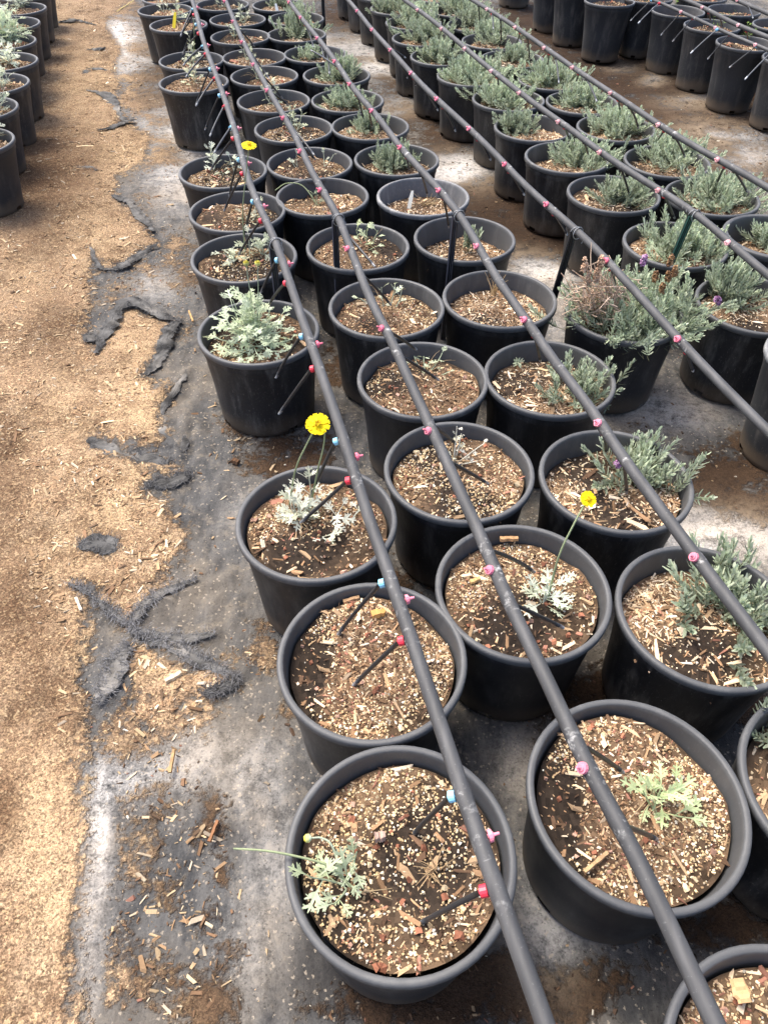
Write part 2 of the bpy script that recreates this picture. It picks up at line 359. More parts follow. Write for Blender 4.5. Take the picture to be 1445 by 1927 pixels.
def make_ground():
    ys = [.05]
    while ys[-1] < 8.6: ys.append(ys[-1] + .0075 * (1 + ys[-1] * .33))
    ys = np.array([-8., -1.5, -.4] + ys + [9.5, 12, 20, 45, 120])
    us = np.concatenate([[-60, -12, -4, -2], np.linspace(-1.2, 1.2, 270), [2, 4, 12, 60]])
    Y, U = np.meshgrid(ys, us, indexing='ij')
    X = U * (.5 + .42 * np.clip(Y, .0, 9))
    P = np.stack([X.ravel(), Y.ravel(), np.zeros(X.size)], 1)
    ok = P[:, 1] > .02
    px = np.full((len(P), 2), 5000.0); px[ok] = pj(P[ok])
    f = np.full(len(P), .5); f[ok] = fabdist(P[ok])
    f[~ok] = np.where(P[~ok, 0] > -.55, .5, -.5)
    near = (np.abs(P[:, 0]) < 5) & (P[:, 1] > -1) & (P[:, 1] < 9)
    P[:, 2] = np.where(near, gheight(P[:, 0], P[:, 1], f) + folds(P), -.006)
    ny, nx = X.shape
    idx = np.arange(ny * nx).reshape(ny, nx)
    Fq = np.stack([idx[:-1, :-1], idx[:-1, 1:], idx[1:, 1:], idx[1:, :-1]], -1).reshape(-1, 4)
    qb = QB(); qb.add(P, Fq); me = qb.mesh('ground')
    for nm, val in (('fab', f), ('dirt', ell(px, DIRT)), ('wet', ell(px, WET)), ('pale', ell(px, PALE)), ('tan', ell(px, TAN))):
        a = me.attributes.new(nm, 'FLOAT', 'POINT'); a.data.foreach_set('value', val.astype(np.float32))
    t = NT('soil_and_weed_cloth'); v = t.n('NewGeometry').outputs['Position']
    A = {k: t.attr(k).outputs['Fac'] for k in ('fab', 'dirt', 'wet', 'pale', 'tan')}
    nA = t.noise(v, 3.2, 5, .6); nB = t.noise(v, 14, 5, .65); nC = t.noise(v, 60, 4, .65); nD = t.noise(v, 210, 3, .7)
    wn = t.n('TexNoise'); t.set(wn.inputs['Vector'], v); wn.inputs['Scale'].default_value = 330
    wo = t.n('VectorMath', operation='SCALE'); t.set(wo.inputs[0], wn.outputs['Color']); wo.inputs['Scale'].default_value = .006
    wv_ = t.n('VectorMath', operation='ADD'); t.set(wv_.inputs[0], v); t.set(wv_.inputs[1], wo.outputs[0])
    def vor(sc, rnd=True):
        nd = t.n('TexVoronoi'); t.set(nd.inputs['Vector'], wv_.outputs[0]); nd.inputs['Scale'].default_value = sc
        s3 = t.n('SeparateXYZ'); t.set(s3.inputs[0], nd.outputs['Color']); return nd.outputs['Distance'], s3.outputs[0], s3.outputs[1]
    vd, vr, vg = vor(420); vd2, vr2, vg2 = vor(230)
    # bare soil with sawdust
    soil = t.mix(t.smooth(nA, .33, .66), (.115, .068, .037), (.335, .222, .132))
    soil = t.mix(t.math('MULTIPLY', t.smooth(nB, .42, .68), .55), soil, (.41, .3, .19))
    tanf = t.math('MULTIPLY', A['tan'], t.smooth(nB, .3, .6))
    soil = t.mix(t.math('MULTIPLY', tanf, .8), soil, (.52, .37, .21))
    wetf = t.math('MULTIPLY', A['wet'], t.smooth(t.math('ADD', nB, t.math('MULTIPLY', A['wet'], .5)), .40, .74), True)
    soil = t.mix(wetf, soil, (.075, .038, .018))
    # grains
    g1 = t.math('ADD', .45, t.math('MULTIPLY', vr, 1.1)); g2 = t.math('ADD', .72, t.math('MULTIPLY', nD, .56))
    gg = t.math('MULTIPLY', g1, g2)
    sc = t.n('VectorMath', operation='SCALE'); t.set(sc.inputs[0], soil); t.set(sc.inputs['Scale'], gg); soil = sc.outputs[0]
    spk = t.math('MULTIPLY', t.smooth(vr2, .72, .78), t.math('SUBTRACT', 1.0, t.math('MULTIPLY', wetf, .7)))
    spk = t.math('MULTIPLY', spk, t.smooth(nC, .36, .6))
    soil = t.mix(t.math('MULTIPLY', spk, .7), soil, t.mix(vg2, (.66, .5, .3), (.5, .34, .17)))
    dk = t.math('MULTIPLY', t.math('LESS_THAN', vr2, .12), .55)
    soil = t.mix(dk, soil, (.07, .04, .022))
    # weed cloth
    wv = t.n('TexWave', wave_type='BANDS', bands_direction='X'); t.set(wv.inputs[0], v); wv.inputs['Scale'].default_value = 230; wv.inputs['Distortion'].default_value = 1.5
    wv2 = t.n('TexWave', wave_type='BANDS', bands_direction='Y'); t.set(wv2.inputs[0], v); wv2.inputs['Scale'].default_value = 230; wv2.inputs['Distortion'].default_value = 1.5
    weave = t.math('MULTIPLY', wv.outputs[1], wv2.outputs[1])
    str_ = t.noise(t.scalev(v, (26, 9, 1)), 1, 5, .7)
    cl = t.mix(t.smooth(str_, .34, .66), (.030, .031, .032), (.095, .093, .088))
    cl = t.mix(t.math('MULTIPLY', t.smooth(t.math('ADD', t.math('MULTIPLY', nB, .6), t.math('MULTIPLY', nC, .4)), .5, .62), .4), cl, (.25, .21, .155))
    cl = t.mix(t.math('MULTIPLY', weave, .25), cl, (.2, .2, .2))
    cl = t.mix(t.math('MULTIPLY', t.smooth(nA, .4, .7), .5), cl, (.215, .18, .135))
    pl = t.math('MULTIPLY', A['pale'], t.smooth(t.math('ADD', t.math('ADD', t.math('MULTIPLY', nB, .45), t.math('MULTIPLY', nC, .35)), t.math('MULTIPLY', nD, .2)), .36, .56))
    cl = t.mix(t.math('MULTIPLY', pl, .92), cl, t.mix(t.smooth(nA, .4, .6), (.68, .65, .60), (.60, .54, .46)))
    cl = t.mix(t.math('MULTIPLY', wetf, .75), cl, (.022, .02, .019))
    cl = t.mix(t.math('MULTIPLY', t.math('GREATER_THAN', vr2, .965), .5), cl, (.4, .34, .26))
    cl = t.mix(t.math('MULTIPLY', t.math('LESS_THAN', vr, .03), .5), cl, (.02, .02, .02))
    nd_ = t.n('VectorMath', operation='SCALE'); t.set(nd_.inputs[0], cl); t.set(nd_.inputs['Scale'], t.math('ADD', .75, t.math('MULTIPLY', nD, .5))); cl = nd_.outputs[0]
    # where soil lies on the cloth
    brk = t.math('ADD', t.math('MULTIPLY', t.math('SUBTRACT', nB, .5), .16), t.math('MULTIPLY', t.math('SUBTRACT', nC, .5), .13))
    e1 = t.smooth(t.math('ADD', t.math('MULTIPLY', A['fab'], -1), brk), -.018, .02)
    dn = t.math('ADD', t.math('SUBTRACT', A['dirt'], t.math('MULTIPLY', pl, .45)), t.math('ADD', t.math('MULTIPLY', t.math('SUBTRACT', nB, .5), 1.5), t.math('ADD', t.math('MULTIPLY', t.math('SUBTRACT', nC, .5), 1.3), t.math('MULTIPLY', t.math('SUBTRACT', nA, .5), 1.3))))
    e2 = t.smooth(dn, .42, .80)
    cov = t.math('MAXIMUM', e1, e2)
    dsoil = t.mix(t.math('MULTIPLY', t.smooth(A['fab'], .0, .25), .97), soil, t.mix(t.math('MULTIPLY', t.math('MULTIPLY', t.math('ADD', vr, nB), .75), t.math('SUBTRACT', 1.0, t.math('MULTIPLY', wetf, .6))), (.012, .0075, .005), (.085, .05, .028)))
    dsoil = t.mix(t.math('MULTIPLY', t.math('MULTIPLY', pl, t.smooth(A['fab'], .0, .3)), .75), dsoil, (.46, .37, .26))
    col = t.mix(cov, cl, dsoil)
    t.set(t.p.inputs['Base Color'], col)
    t.p.inputs['Roughness'].default_value = .92; t.p.inputs['Specular IOR Level'].default_value = .15
    hh = t.math('ADD', t.math('MULTIPLY', t.math('ADD', t.math('MULTIPLY', vr, .6), t.math('MULTIPLY', nC, 1.3)), t.math('ADD', .3, cov)), t.math('MULTIPLY', str_, .6))
    t.set(t.p.inputs['Normal'], t.bump(hh, 1.0, .006))
    g = link('ground', me, t.m); tag(g, 'sawdust strewn soil path beside dusty dark weed cloth under the pots', None, None, 'structure')
    return g
make_ground()

# loose wood chips and crumbs over the ground
def scatter_ground():
    rng = np.random.default_rng(11); qb = QB()
    def pick(n, box, ymax=None):
        px = np.stack([rng.uniform(box[0], box[2], n), rng.uniform(box[1], box[3], n)], 1)
        return np.array([gp(a, b) for a, b in px]), px
    woods = [(.50, .37, .22), (.33, .215, .12), (.64, .52, .36), (.2, .12, .068), (.45, .37, .27), (.1, .065, .04)]
    # path, in the photo's own proportions but laid out in metres
    n = 42000
    y = rng.uniform(.15, 7.4, n); x = -(.02 + rng.uniform(0, 1, n) * (.3 + .5 * y)); P = np.stack([x, y, np.zeros(n)], 1)
    px = pj(P); f = fabdist(P); keep = (px[:, 0] > -60) & (px[:, 0] < 520)
    dens = np.where(f < 0, .9, .06) + ell(px, DIRT) * (f > 0) * .55
    clump = .5 + .5 * np.tanh(NG2(x * .6, y * .6) * 1.2)
    keep &= rng.uniform(0, 1, n) < dens * clump
    P, px, f = P[keep], px[keep], f[keep]; n = len(P)
    L = np.exp(rng.normal(math.log(.0072), .62, n)); L = np.clip(L, .0025, .042); wd = L * rng.uniform(.12, .38, n); wd = np.clip(wd, .0009, .0075); th = np.minimum(rng.uniform(.0008, .003, n), wd)
    P[:, 2] = gheight(P[:, 0], P[:, 1], f) + th * .5 + .0005
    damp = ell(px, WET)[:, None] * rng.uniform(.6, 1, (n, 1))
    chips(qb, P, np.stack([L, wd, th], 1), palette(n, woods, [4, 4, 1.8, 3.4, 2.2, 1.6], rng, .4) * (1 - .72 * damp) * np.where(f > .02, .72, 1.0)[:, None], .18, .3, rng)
    # crumbs of bark and perlite between the pots
    n = 26000
    y = rng.uniform(.15, 7.0, n); x = rng.uniform(-1, 1, n) * (.35 + .45 * y); P = np.stack([x, y, np.zeros(n)], 1)
    px = pj(P); f = fabdist(P); d = ell(px, DIRT)
    keep = (f > .0) & (rng.uniform(0, 1, n) < .035 + .5 * d ** 1.5) & (px[:, 0] > -40) & (px[:, 0] < 1500) & (px[:, 1] < 2000)
    P, f, d = P[keep], f[keep], d[keep]; n = len(P)
    L = np.clip(np.exp(rng.normal(math.log(.0048), .5, n)), .0018, .018); wd = L * rng.uniform(.2, .6, n)
    P[:, 2] = gheight(P[:, 0], P[:, 1], f) + .001
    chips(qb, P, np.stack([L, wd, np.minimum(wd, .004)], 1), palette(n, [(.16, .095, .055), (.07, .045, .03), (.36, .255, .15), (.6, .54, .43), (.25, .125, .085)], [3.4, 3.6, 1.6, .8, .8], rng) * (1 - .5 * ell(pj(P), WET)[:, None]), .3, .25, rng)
    o = qb.build('wood_chips', M['chip'], None, False)
    tag(o, 'loose tan and brown wood chips strewn over the soil and weed cloth', 'wood chips', None, 'stuff')
scatter_ground()

# ------------------------------------------------------------------ torn, frayed pieces of weed cloth
def torn_cloth(pts, width, label, fray=90, hgt=.014, seed=0, lump=False):
    rng = np.random.default_rng(seed + 100)
    P = np.array([gp(a, b) for a, b in pts]); c = P.mean(0)
    flat = 8 < seed < 14; hgt = hgt * (.3 if flat else .62)
    root = thing('torn_weed_cloth', label, 'weed cloth', (c[0], c[1], 0), 0, 'torn rags of weed cloth on the path')
    P = P - [c[0], c[1], 0]
    m = CAMZ / F / _sp * (1 + c[1] * .35)
    wd = width * m
    L = np.linalg.norm(np.diff(P, axis=0), axis=1).sum()
    Q = spline(P, max(4, int(L / len(P) / .005))); n = len(Q); T = np.gradient(Q, axis=0)
    nz = Noise2(seed + 7, 20, 3, 14); nz2 = Noise2(seed + 9, 20, 10, 60)
    K = 13; V = []
    for i in range(n):
        t = nrm(T[i]); s_ = np.array([-t[1], t[0], 0]); e = min(1, .3 + 3.0 * min(i, n - 1 - i) / max(n, 6)); ii = i * .42
        for k in range(K):
            u = k / (K - 1) * 2 - 1
            w_ = wd * (.34 if flat else .36) * e * (1 + .3 * nz(ii * .011, 3.1 + (k > K // 2) * 5) + .16 * nz2(ii * .02, 7 + (k > K // 2) * 5))
            p = Q[i] + s_ * u * w_
            ridge = .3 * hgt * e * (.5 + .5 * math.tanh(nz(p[0] + c[0], p[1] + c[1]) * 1.2)) * (1 - u * u * .95) + .17 * hgt * e * (1 + math.sin(u * 11 + 1.6 * nz(ii * .012, 1.7))) * (1 - u * u) + .12 * hgt * max(0, nz2(p[0], p[1]))
            p = p + s_ * .3 * hgt * nz2(p[1], p[0]) + np.array([0, 0, ridge + .003])
            V.append(p)
    V = np.array(V); Fq = [(i * K + k, (i + 1) * K + k, (i + 1) * K + k + 1, i * K + k + 1) for i in range(n - 1) for k in range(K - 1)]
    g = (1 + .3 * nz2(V[[q[0] for q in Fq], 0] * .8, V[[q[0] for q in Fq], 1] * .8))[:, None]
    hz = V[:, 2].reshape(n, K)
    pal = np.clip(nz(V[[q[0] for q in Fq], 0] * .7, V[[q[0] for q in Fq], 1] * .7), 0, 2)[:, None]
    qb = QB(); qb.add(V, Fq, np.clip(np.array([.066, .065, .062]) * (1.35 if flat else 1.1) * g + pal * np.array([.06, .055, .047]), .02, .4)); qb.build('cloth_sheet', M['cloth'], root)
    fb = QB()
    for q in range(int(fray * (1.5 if flat else 1.5))):
        i = rng.integers(0, n); side = rng.choice([-1, 1]); t = nrm(T[i]); s_ = np.array([-t[1], t[0], 0])
        p = V[i * K + (0 if side < 0 else K - 1)] * [1, 1, .6] - s_ * side * rng.uniform(0, .7) * wd * .5
        p[2] = max(.004, p[2] + .003)
        d = nrm(s_ * side + t * rng.normal(0, .9)); l = rng.uniform(.006, .026)
        b = np.cross(d, [0, 0, 1]); bend = rng.normal(0, .35)
        pts3 = [p + d * l * u + b * bend * l * u * u + np.array([0, 0,   .007 * math.sin(u * 2.6) * rng.uniform(.1, 1)]) for u in (0, .5, 1)]
        r_ = rng.uniform(.0003, .00055)
        for a, b2 in ((0, 1), (1, 2)):
            A, B = pts3[a], pts3[b2]; sd = nrm(np.cross(B - A, [0, .3, 1])) * r_
            fb.add([A - sd, A + sd, B + sd, B - sd], [(0, 1, 2, 3)], np.array([.035, .035, .036]) * rng.uniform(.4, 4) * (1.5 if flat else 1))
    fo = fb.build('frayed_threads', M['cloth'], root, False); fo['kind'] = 'stuff'
    return root
def dz(pts, cx, cy, s): return [(cx + x / s, cy + y / s) for x, y in pts]
torn_cloth([(157, 637), (170, 636), (184, 642)], 20, 'small dark rag tip at the left end of the arching torn cloth', 70, .018, 1)
torn_cloth([(184, 666), (195, 633), (212, 602), (240, 568), (268, 579), (302, 593), (338, 602)], 26, 'long frayed black cloth rag arching over a tan soil patch', 420, .016, 2)
torn_cloth([(338, 604), (321, 624), (312, 647), (296, 672), (277, 707)], 26, 'frayed cloth edge sloping down from the arch beside the bushy silver plant', 260, .016, 3)
torn_cloth([(170, 827), (201, 843), (234, 860), (274, 869), (318, 871)], 32, 'pale grey folded cloth strip lying across the path, pointing left', 200, .02, 4)
torn_cloth([(318, 868), (338, 845), (322, 815), (300, 792)], 30, 'crumpled cloth fold hooking upward from the right end of the grey strip', 160, .018, 5)
torn_cloth([(276, 915), (298, 915), (338, 903), (362, 888)], 24, 'short black rag with a bushy dark end below the grey strip', 260, .018, 6)
torn_cloth([(300, 460), (268, 480), (240, 496), (223, 507)], 20, 'dark frayed rag strip below the yellow flower plant on the path edge', 180, .012, 7)
torn_cloth([(223, 507), (195, 506), (180, 490), (170, 462)], 9, 'thin curved sliver of dark cloth hooking up on the tan path', 100, .008, 8)
torn_cloth([(131, 1098), (170, 1120), (205, 1148), (240, 1178)], 13, 'left upper arm of the crossed torn rags, half buried in chips', 200, .009, 9)
torn_cloth([(238, 1178), (265, 1150), (300, 1122), (372, 1090)], 20, 'right upper arm of the crossed torn rags', 260, .014, 10)
torn_cloth([(243, 1184), (318, 1216), (374, 1246), (448, 1276)], 24, 'long grey lower right arm of the crossed torn rags', 330, .018, 11)
torn_cloth([(250, 1180), (329, 1202), (404, 1196)], 14, 'narrow twisted middle arm of the crossed torn rags', 120, .014, 12)
torn_cloth([(234, 1208), (222, 1258), (190, 1324)], 34, 'dark lower arm of the crossed torn rags, running toward the front', 260, .007, 13)
torn_cloth([(384, 1308), (420, 1292), (452, 1274)], 18, 'short dark frayed rag at the right foot of the crossed rags', 160, .01, 14)
torn_cloth([(152, 1022), (187, 1026), (222, 1036)], 46, 'oval grey scrap of cloth lying alone on the wood chips', 140, .014, 15)
torn_cloth([(181, 245), (210, 242), (237, 230), (254, 226)], 13, 'black boomerang shaped rag beside the grey cloth far up the path', 160, .02, 16)
torn_cloth([(156, 140), (174, 131), (210, 134)], 12, 'small black rag far up the path, thick at its left end', 120, .022, 17)
torn_cloth([(166, 94), (182, 95), (202, 91)], 12, 'dark rag lump next to a pale grey cloth patch far up the path', 100, .03, 18)
torn_cloth([(89, 47), (118, 42), (145, 40), (186, 49)], 12, 'farthest long grey rag reaching out from behind the left pots', 140, .03, 19)
torn_cloth([(164, 170), (200, 180), (228, 215), (240, 232)], 16, 'grey rag running down toward the boomerang shaped rag', 120, .016, 20)
torn_cloth([(148, 318), (166, 316), (184, 322)], 18, 'little grey rag lying alone on the path below the left pots', 80, .012, 21)
torn_cloth([(212, 368), (240, 378), (262, 400), (290, 436)], 22, 'dark frayed cloth edge left of the front bed beside leaning plant', 200, .01, 22)
torn_cloth([(300, 788), (330, 740), (352, 700)], 18, 'raised cloth wrinkle left of the bushy silver plant pot', 50, .012, 23)

# ------------------------------------------------------------------ pots
def pot_meshes(Rt, Rb, Hh, seg=56, rimw=.035, lip=.05):
    """body and rim meshes, all lengths in pot diameters; Rt outer rim radius"""
    hole = {2, 3, 16, 17, 30, 31, 44, 45}
    b = QB()
    zr = Hh - lip
    rw = Rt - .024
    prof = [(Rb - .012, .0), (Rb, .012), (Rb + .004, .05), (Rb + (rw - .012 - Rb) * .45, Hh * .45), (rw - .010, zr - .075), (rw - .002, zr - .066), (rw, zr + .01)]
    lathe(b, [(r * S, z * S) for r, z in prof], seg, skip=lambda i, k: i == 1 and k in hole)
    bm = b.mesh('pot_body')
    r = QB()
    pr = [(rw - .003, zr - .002), (Rt - .008, zr - .001), (Rt - .001, zr + .006), (Rt, Hh - .014), (Rt - .004, Hh - .004), (Rt - .012, Hh), (Rt - rimw + .006, Hh - .001), (Rt - rimw, Hh - .007), (Rt - rimw - .003, zr + .018), (Rt - rimw - .018, Hh * .80), (Rt - rimw - .042, Hh * .60)]
    lathe(r, [(a * S, z * S) for a, z in pr], 64)
    return bm, r.mesh('pot_rim')
POT = pot_meshes(.5, .41, .8)
POT_TALL = pot_meshes(.466, .345, .94, 56, .03, .045)
POT_LEFT = pot_meshes(.51, .36, .8)
POT_RIB = pot_meshes(.5, .4, .8, 56, .05, .06)

BARK = [(.44, .30, .175), (.27, .165, .09), (.60, .46, .30), (.10, .06, .036), (.70, .59, .44), (.26, .125, .085)]
def soil_mesh(seed, radius, kind, dens):
    """kind 0: dark mix with perlite and bark; 1: pale shredded bark"""
    rng = np.random.default_rng(seed); nz = Noise2(seed, 20, 5, 22); nl = Noise2(seed + 1, 8, 1.2, 4)
    R = radius
    def hf(x, y):
        r = np.hypot(x, y) / R
        return nz(x, y) * .0028 + nl(x, y) * .006 + .008 * (1 - r * r)
    qb = QB(); rings, seg = 22, 60
    rr = np.linspace(.02, 1.0, rings) * R; th = np.linspace(0, 2 * PI, seg, endpoint=False)
    X = rr[:, None] * np.cos(th); Y = rr[:, None] * np.sin(th)
    V = np.stack([X, Y, hf(X, Y)], -1).reshape(-1, 3)
    Fq = [(i * seg + k, i * seg + (k + 1) % seg, (i + 1) * seg + (k + 1) % seg, (i + 1) * seg + k) for i in range(rings - 1) for k in range(seg)]
    Fq += [(0, k, k + 1, k + 2) for k in range(1, seg - 2, 2)]
    Fq = np.array(Fq); cen = V[Fq].mean(1)
    wet = np.clip(.5 + .6 * nl(cen[:, 0] * 1.3 + 3, cen[:, 1] * 1.3), 0, 1)[:, None]
    base = np.array([.024, .017, .012]) * wet + np.array([.12, .078, .046]) * (1 - wet)
    if kind == 1: base = base * 1.25
    qb.add(V, Fq, base * rng.uniform(.6, 1.5, (len(Fq), 1)))
    def put(n, lo, hi, asp, flat, cols, wts, tilt, sink=.3, mask=None, thk=None):
        r = R * .975 * np.sqrt(rng.uniform(0, 1, n)); a = rng.uniform(0, 2 * PI, n); x, y = r * np.cos(a), r * np.sin(a)
        if mask is not None:
            k = rng.uniform(0, 1, n) < mask(x, y); x, y = x[k], y[k]
        n = len(x)
        L = np.exp(rng.uniform(math.log(lo), math.log(hi), n)) * np.clip(rng.lognormal(0, .22, n), .6, 1.7); w_ = L * rng.uniform(asp[0], asp[1], n); t_ = w_ * rng.uniform(flat[0], flat[1], n)
        P = np.stack([x, y, hf(x, y) + t_ * (.5 - sink)], 1)
        chips(qb, P, np.stack([L, w_, t_], 1), palette(n, cols, wts, rng, .45), tilt, .34, rng)
    patch = lambda x, y: np.clip(.58 - .55 * nl(x * 1.3 + 3, y * 1.3) + .25 * nz(x * .5 + 2, y * .5), .12, 1)
    patch2 = lambda x, y: np.clip(.42 + .6 * nl(x * 1.1 + 9, y * 1.1) + .35 * nz(x * .6, y * .6), .03, 1)
    if kind == 0:
        put(int(3600 * dens), .002, .0065, (.25, .7), (.5, .9), BARK, [3, 3.5, 1.6, 4, .7, 1], .6, .3, patch)
        put(int(700 * dens), .006, .014, (.12, .32), (.35, .7), BARK, [3.5, 3.5, 2, 3.5, .8, .8], .4, .12, patch)
        put(int(70 * max(dens, .5)), .014, .03, (.13, .3), (.3, .55), BARK, [4, 4, 1.6, 3, .5, .8], .25, .05)
        put(int(2300 * dens), .0018, .0037, (.75, 1), (.75, 1), [(.48, .35, .19), (.58, .47, .3), (.68, .63, .52)], [5, 3.4, 1.2], .5, .2, patch2)
        put(int(45 * max(dens, .5)), .004, .009, (.75, 1), (.7, 1), [(.62, .5, .32), (.26, .11, .065), (.36, .22, .16)], [1.5, 2.4, 1.5], .5, .15)
    else:
        put(int(3000 * dens), .003, .008, (.2, .55), (.3, .7), BARK, [3, 3, 3, 2.4, 2, .5], .5, .3, patch)
        put(int(1500 * dens), .007, .020, (.1, .24), (.35, .7), BARK, [3, 2.6, 3, 2, 2.2, .3], .38, .1, patch)
        put(int(70 * max(dens, .5)), .02, .038, (.1, .24), (.25, .5), BARK, [3, 2, 3, 1.4, 1.4, .3], .25, .05)
        put(int(350 * dens), .0018, .0036, (.75, 1), (.75, 1), [(.6, .48, .3), (.7, .62, .48)], [2, 1], .5, .2)
    return qb.mesh('potting_mix', False)
SOIL = {(k, i): soil_mesh(40 + 10 * k + i, .43 * S, k, .42) for k in (0, 1) for i in range(4)}
SOIL_TALL = soil_mesh(77, .40 * S, 0, .3)

ORD = ['nearest', 'second nearest', 'third nearest', 'fourth nearest', 'fifth nearest', 'sixth nearest', 'seventh nearest', 'eighth nearest', 'ninth nearest', 'tenth nearest', 'eleventh nearest', 'twelfth nearest', 'thirteenth nearest', 'fourteenth nearest', 'fifteenth nearest', 'farthest']
COLN = {'A': "front bed's left column", 'B': "front bed's middle column", 'C': "front bed's right column", 'D': "second bed's left column", 'E': "second bed's right column", 'G': 'tall pot row at right', 'H': 'row at the left edge', 'P': 'second tall row at top right'}
PP = {'A1': (0.085, 1.151), 'A2': (-0.056, 2.141), 'A3': (-0.417, 3.132), 'A4': (-1.042, 5.266), 'A5': (-1.337, 6.535), 'A6': (-1.546, 7.54), 'A7': (-1.86, 8.584), 'A8': (-2.792, 11.807), 'A9': (-3.029, 12.895), 'A10': (-3.655, 15.01), 'A11': (-4.116, 16.079), 'A12': (-4.248, 17.0), 'B0': (1.512, 0.317), 'B1': (1.164, 1.407), 'B2': (0.795, 2.606), 'B3': (0.496, 3.608), 'B4': (0.285, 4.626), 'B5': (0.007, 5.661), 'B6': (-0.273, 6.772), 'B7': (-0.688, 7.919), 'B8': (-0.895, 8.833), 'B9': (-1.183, 9.957), 'B10': (-1.555, 11.021), 'B11': (-1.814, 12.132), 'B12': (-2.085, 13.082), 'B13': (-2.471, 14.278), 'B14': (-2.681, 15.412), 'B15': (-3.13, 16.532), 'C0': (2.168, 1.45), 'C1': (1.797, 2.444), 'C2': (1.519, 3.53), 'C3': (1.255, 4.66), 'C4': (0.994, 5.825), 'C5': (0.768, 6.961), 'C6': (0.39, 7.94), 'C7': (0.113, 8.971), 'C8': (-0.218, 10.061), 'C9': (-0.547, 11.066), 'C10': (-0.755, 12.204), 'C11': (-1.147, 13.297), 'C12': (-1.546, 14.45), 'C13': (-1.649, 15.513), 'C14': (-2.069, 16.532), 'D1': (3.203, 5.763), 'D2': (2.812, 6.876), 'D3': (2.46, 8.055), 'D4': (2.13, 9.08), 'D5': (1.862, 10.068), 'D6': (1.667, 11.167), 'D7': (1.226, 12.217), 'D8': (0.849, 13.203), 'D9': (0.563, 14.268), 'D10': (0.45, 15.3), 'D11': (0.157, 16.333), 'D12': (-.14, 17.4), 'D13': (-.42, 18.45), 'D14': (-.71, 19.5), 'E0': (3.856, 7.064), 'E1': (3.513, 8.0), 'E2': (3.286, 8.984), 'E3': (2.922, 10.083), 'E4': (2.67, 11.064), 'E5': (2.408, 12.063), 'E6': (1.945, 13.1), 'E7': (1.721, 14.134), 'E8': (1.528, 15.187), 'E9': (1.283, 16.222), 'E10': (1.0, 17.3), 'L': (2.038, 5.621), 'T': (3.36, 4.72),
      'G1': (6.50, 11.6), 'G2': (6.146, 12.686), 'G3': (5.70, 13.54), 'G4': (5.485, 14.618), 'G5': (5.19, 15.644), 'G6': (4.9, 16.68), 'G7': (4.116, 16.381), 'G8': (3.717, 17.45), 'G9': (3.451, 18.5), 'G10': (2.95, 20.7), 'P1': (6.684, 14.7), 'P2': (6.226, 15.74), 'P3': (5.95, 16.78), 'P4': (7.1, 13.7),
      'H1': (-5.053, 9.40), 'H2': (-5.431, 10.60), 'H3': (-5.642, 11.66), 'H4': (-5.881, 12.74), 'H5': (-6.28, 13.85), 'H6': (-6.596, 14.99), 'H7': (-6.836, 16.07), 'H8': (-7.12, 17.2), 'H9': (-7.4, 18.3)}
HOLDS = {'A1': 'holding a small leaning silver seedling', 'A2': 'with no plant, speckled white perlite and two drip tubes', 'A3': 'with silver plant and yellow flower beside the hose', 'A4': 'filled by a bushy silver plant', 'A5': 'with sparse silver plant and tall thin flower stem', 'A6': 'with only wispy dry shoots',
         'A10': 'with a yellow plant tag', 'B0': 'cut by the bottom edge, with a tan fallen leaf', 'B1': 'with a grey green seedling and white perlite patch', 'B2': 'with silver seedling and long yellow flower stem', 'B3': 'with whitish forked twigs', 'B4': 'with low pale seedling and drip tube', 'C4': 'with only a dead straw twig', 'C6': 'with whitish worn rim and a white tag',
         'C2': 'with lavender and a pink bloom, open dark inside', 'C1': 'with large lavender at the right side', 'D1': 'with lavender and purple bloom at right edge', 'E0': 'with ribbed inner wall at right edge', 'C12': 'with a white plant tag', 'H5': 'overflowing with pale silver foliage'}
OWN = {'A1': 1.0, 'A2': 1.0, 'A3': .9, 'B1': 1.0, 'B2': 1.0, 'B3': .9, 'B4': .7, 'C1': .9, 'C2': .8, 'C3': .7, 'C4': .6, 'B0': .8, 'B5': .6}
POTS = {}; SOILZ = {}
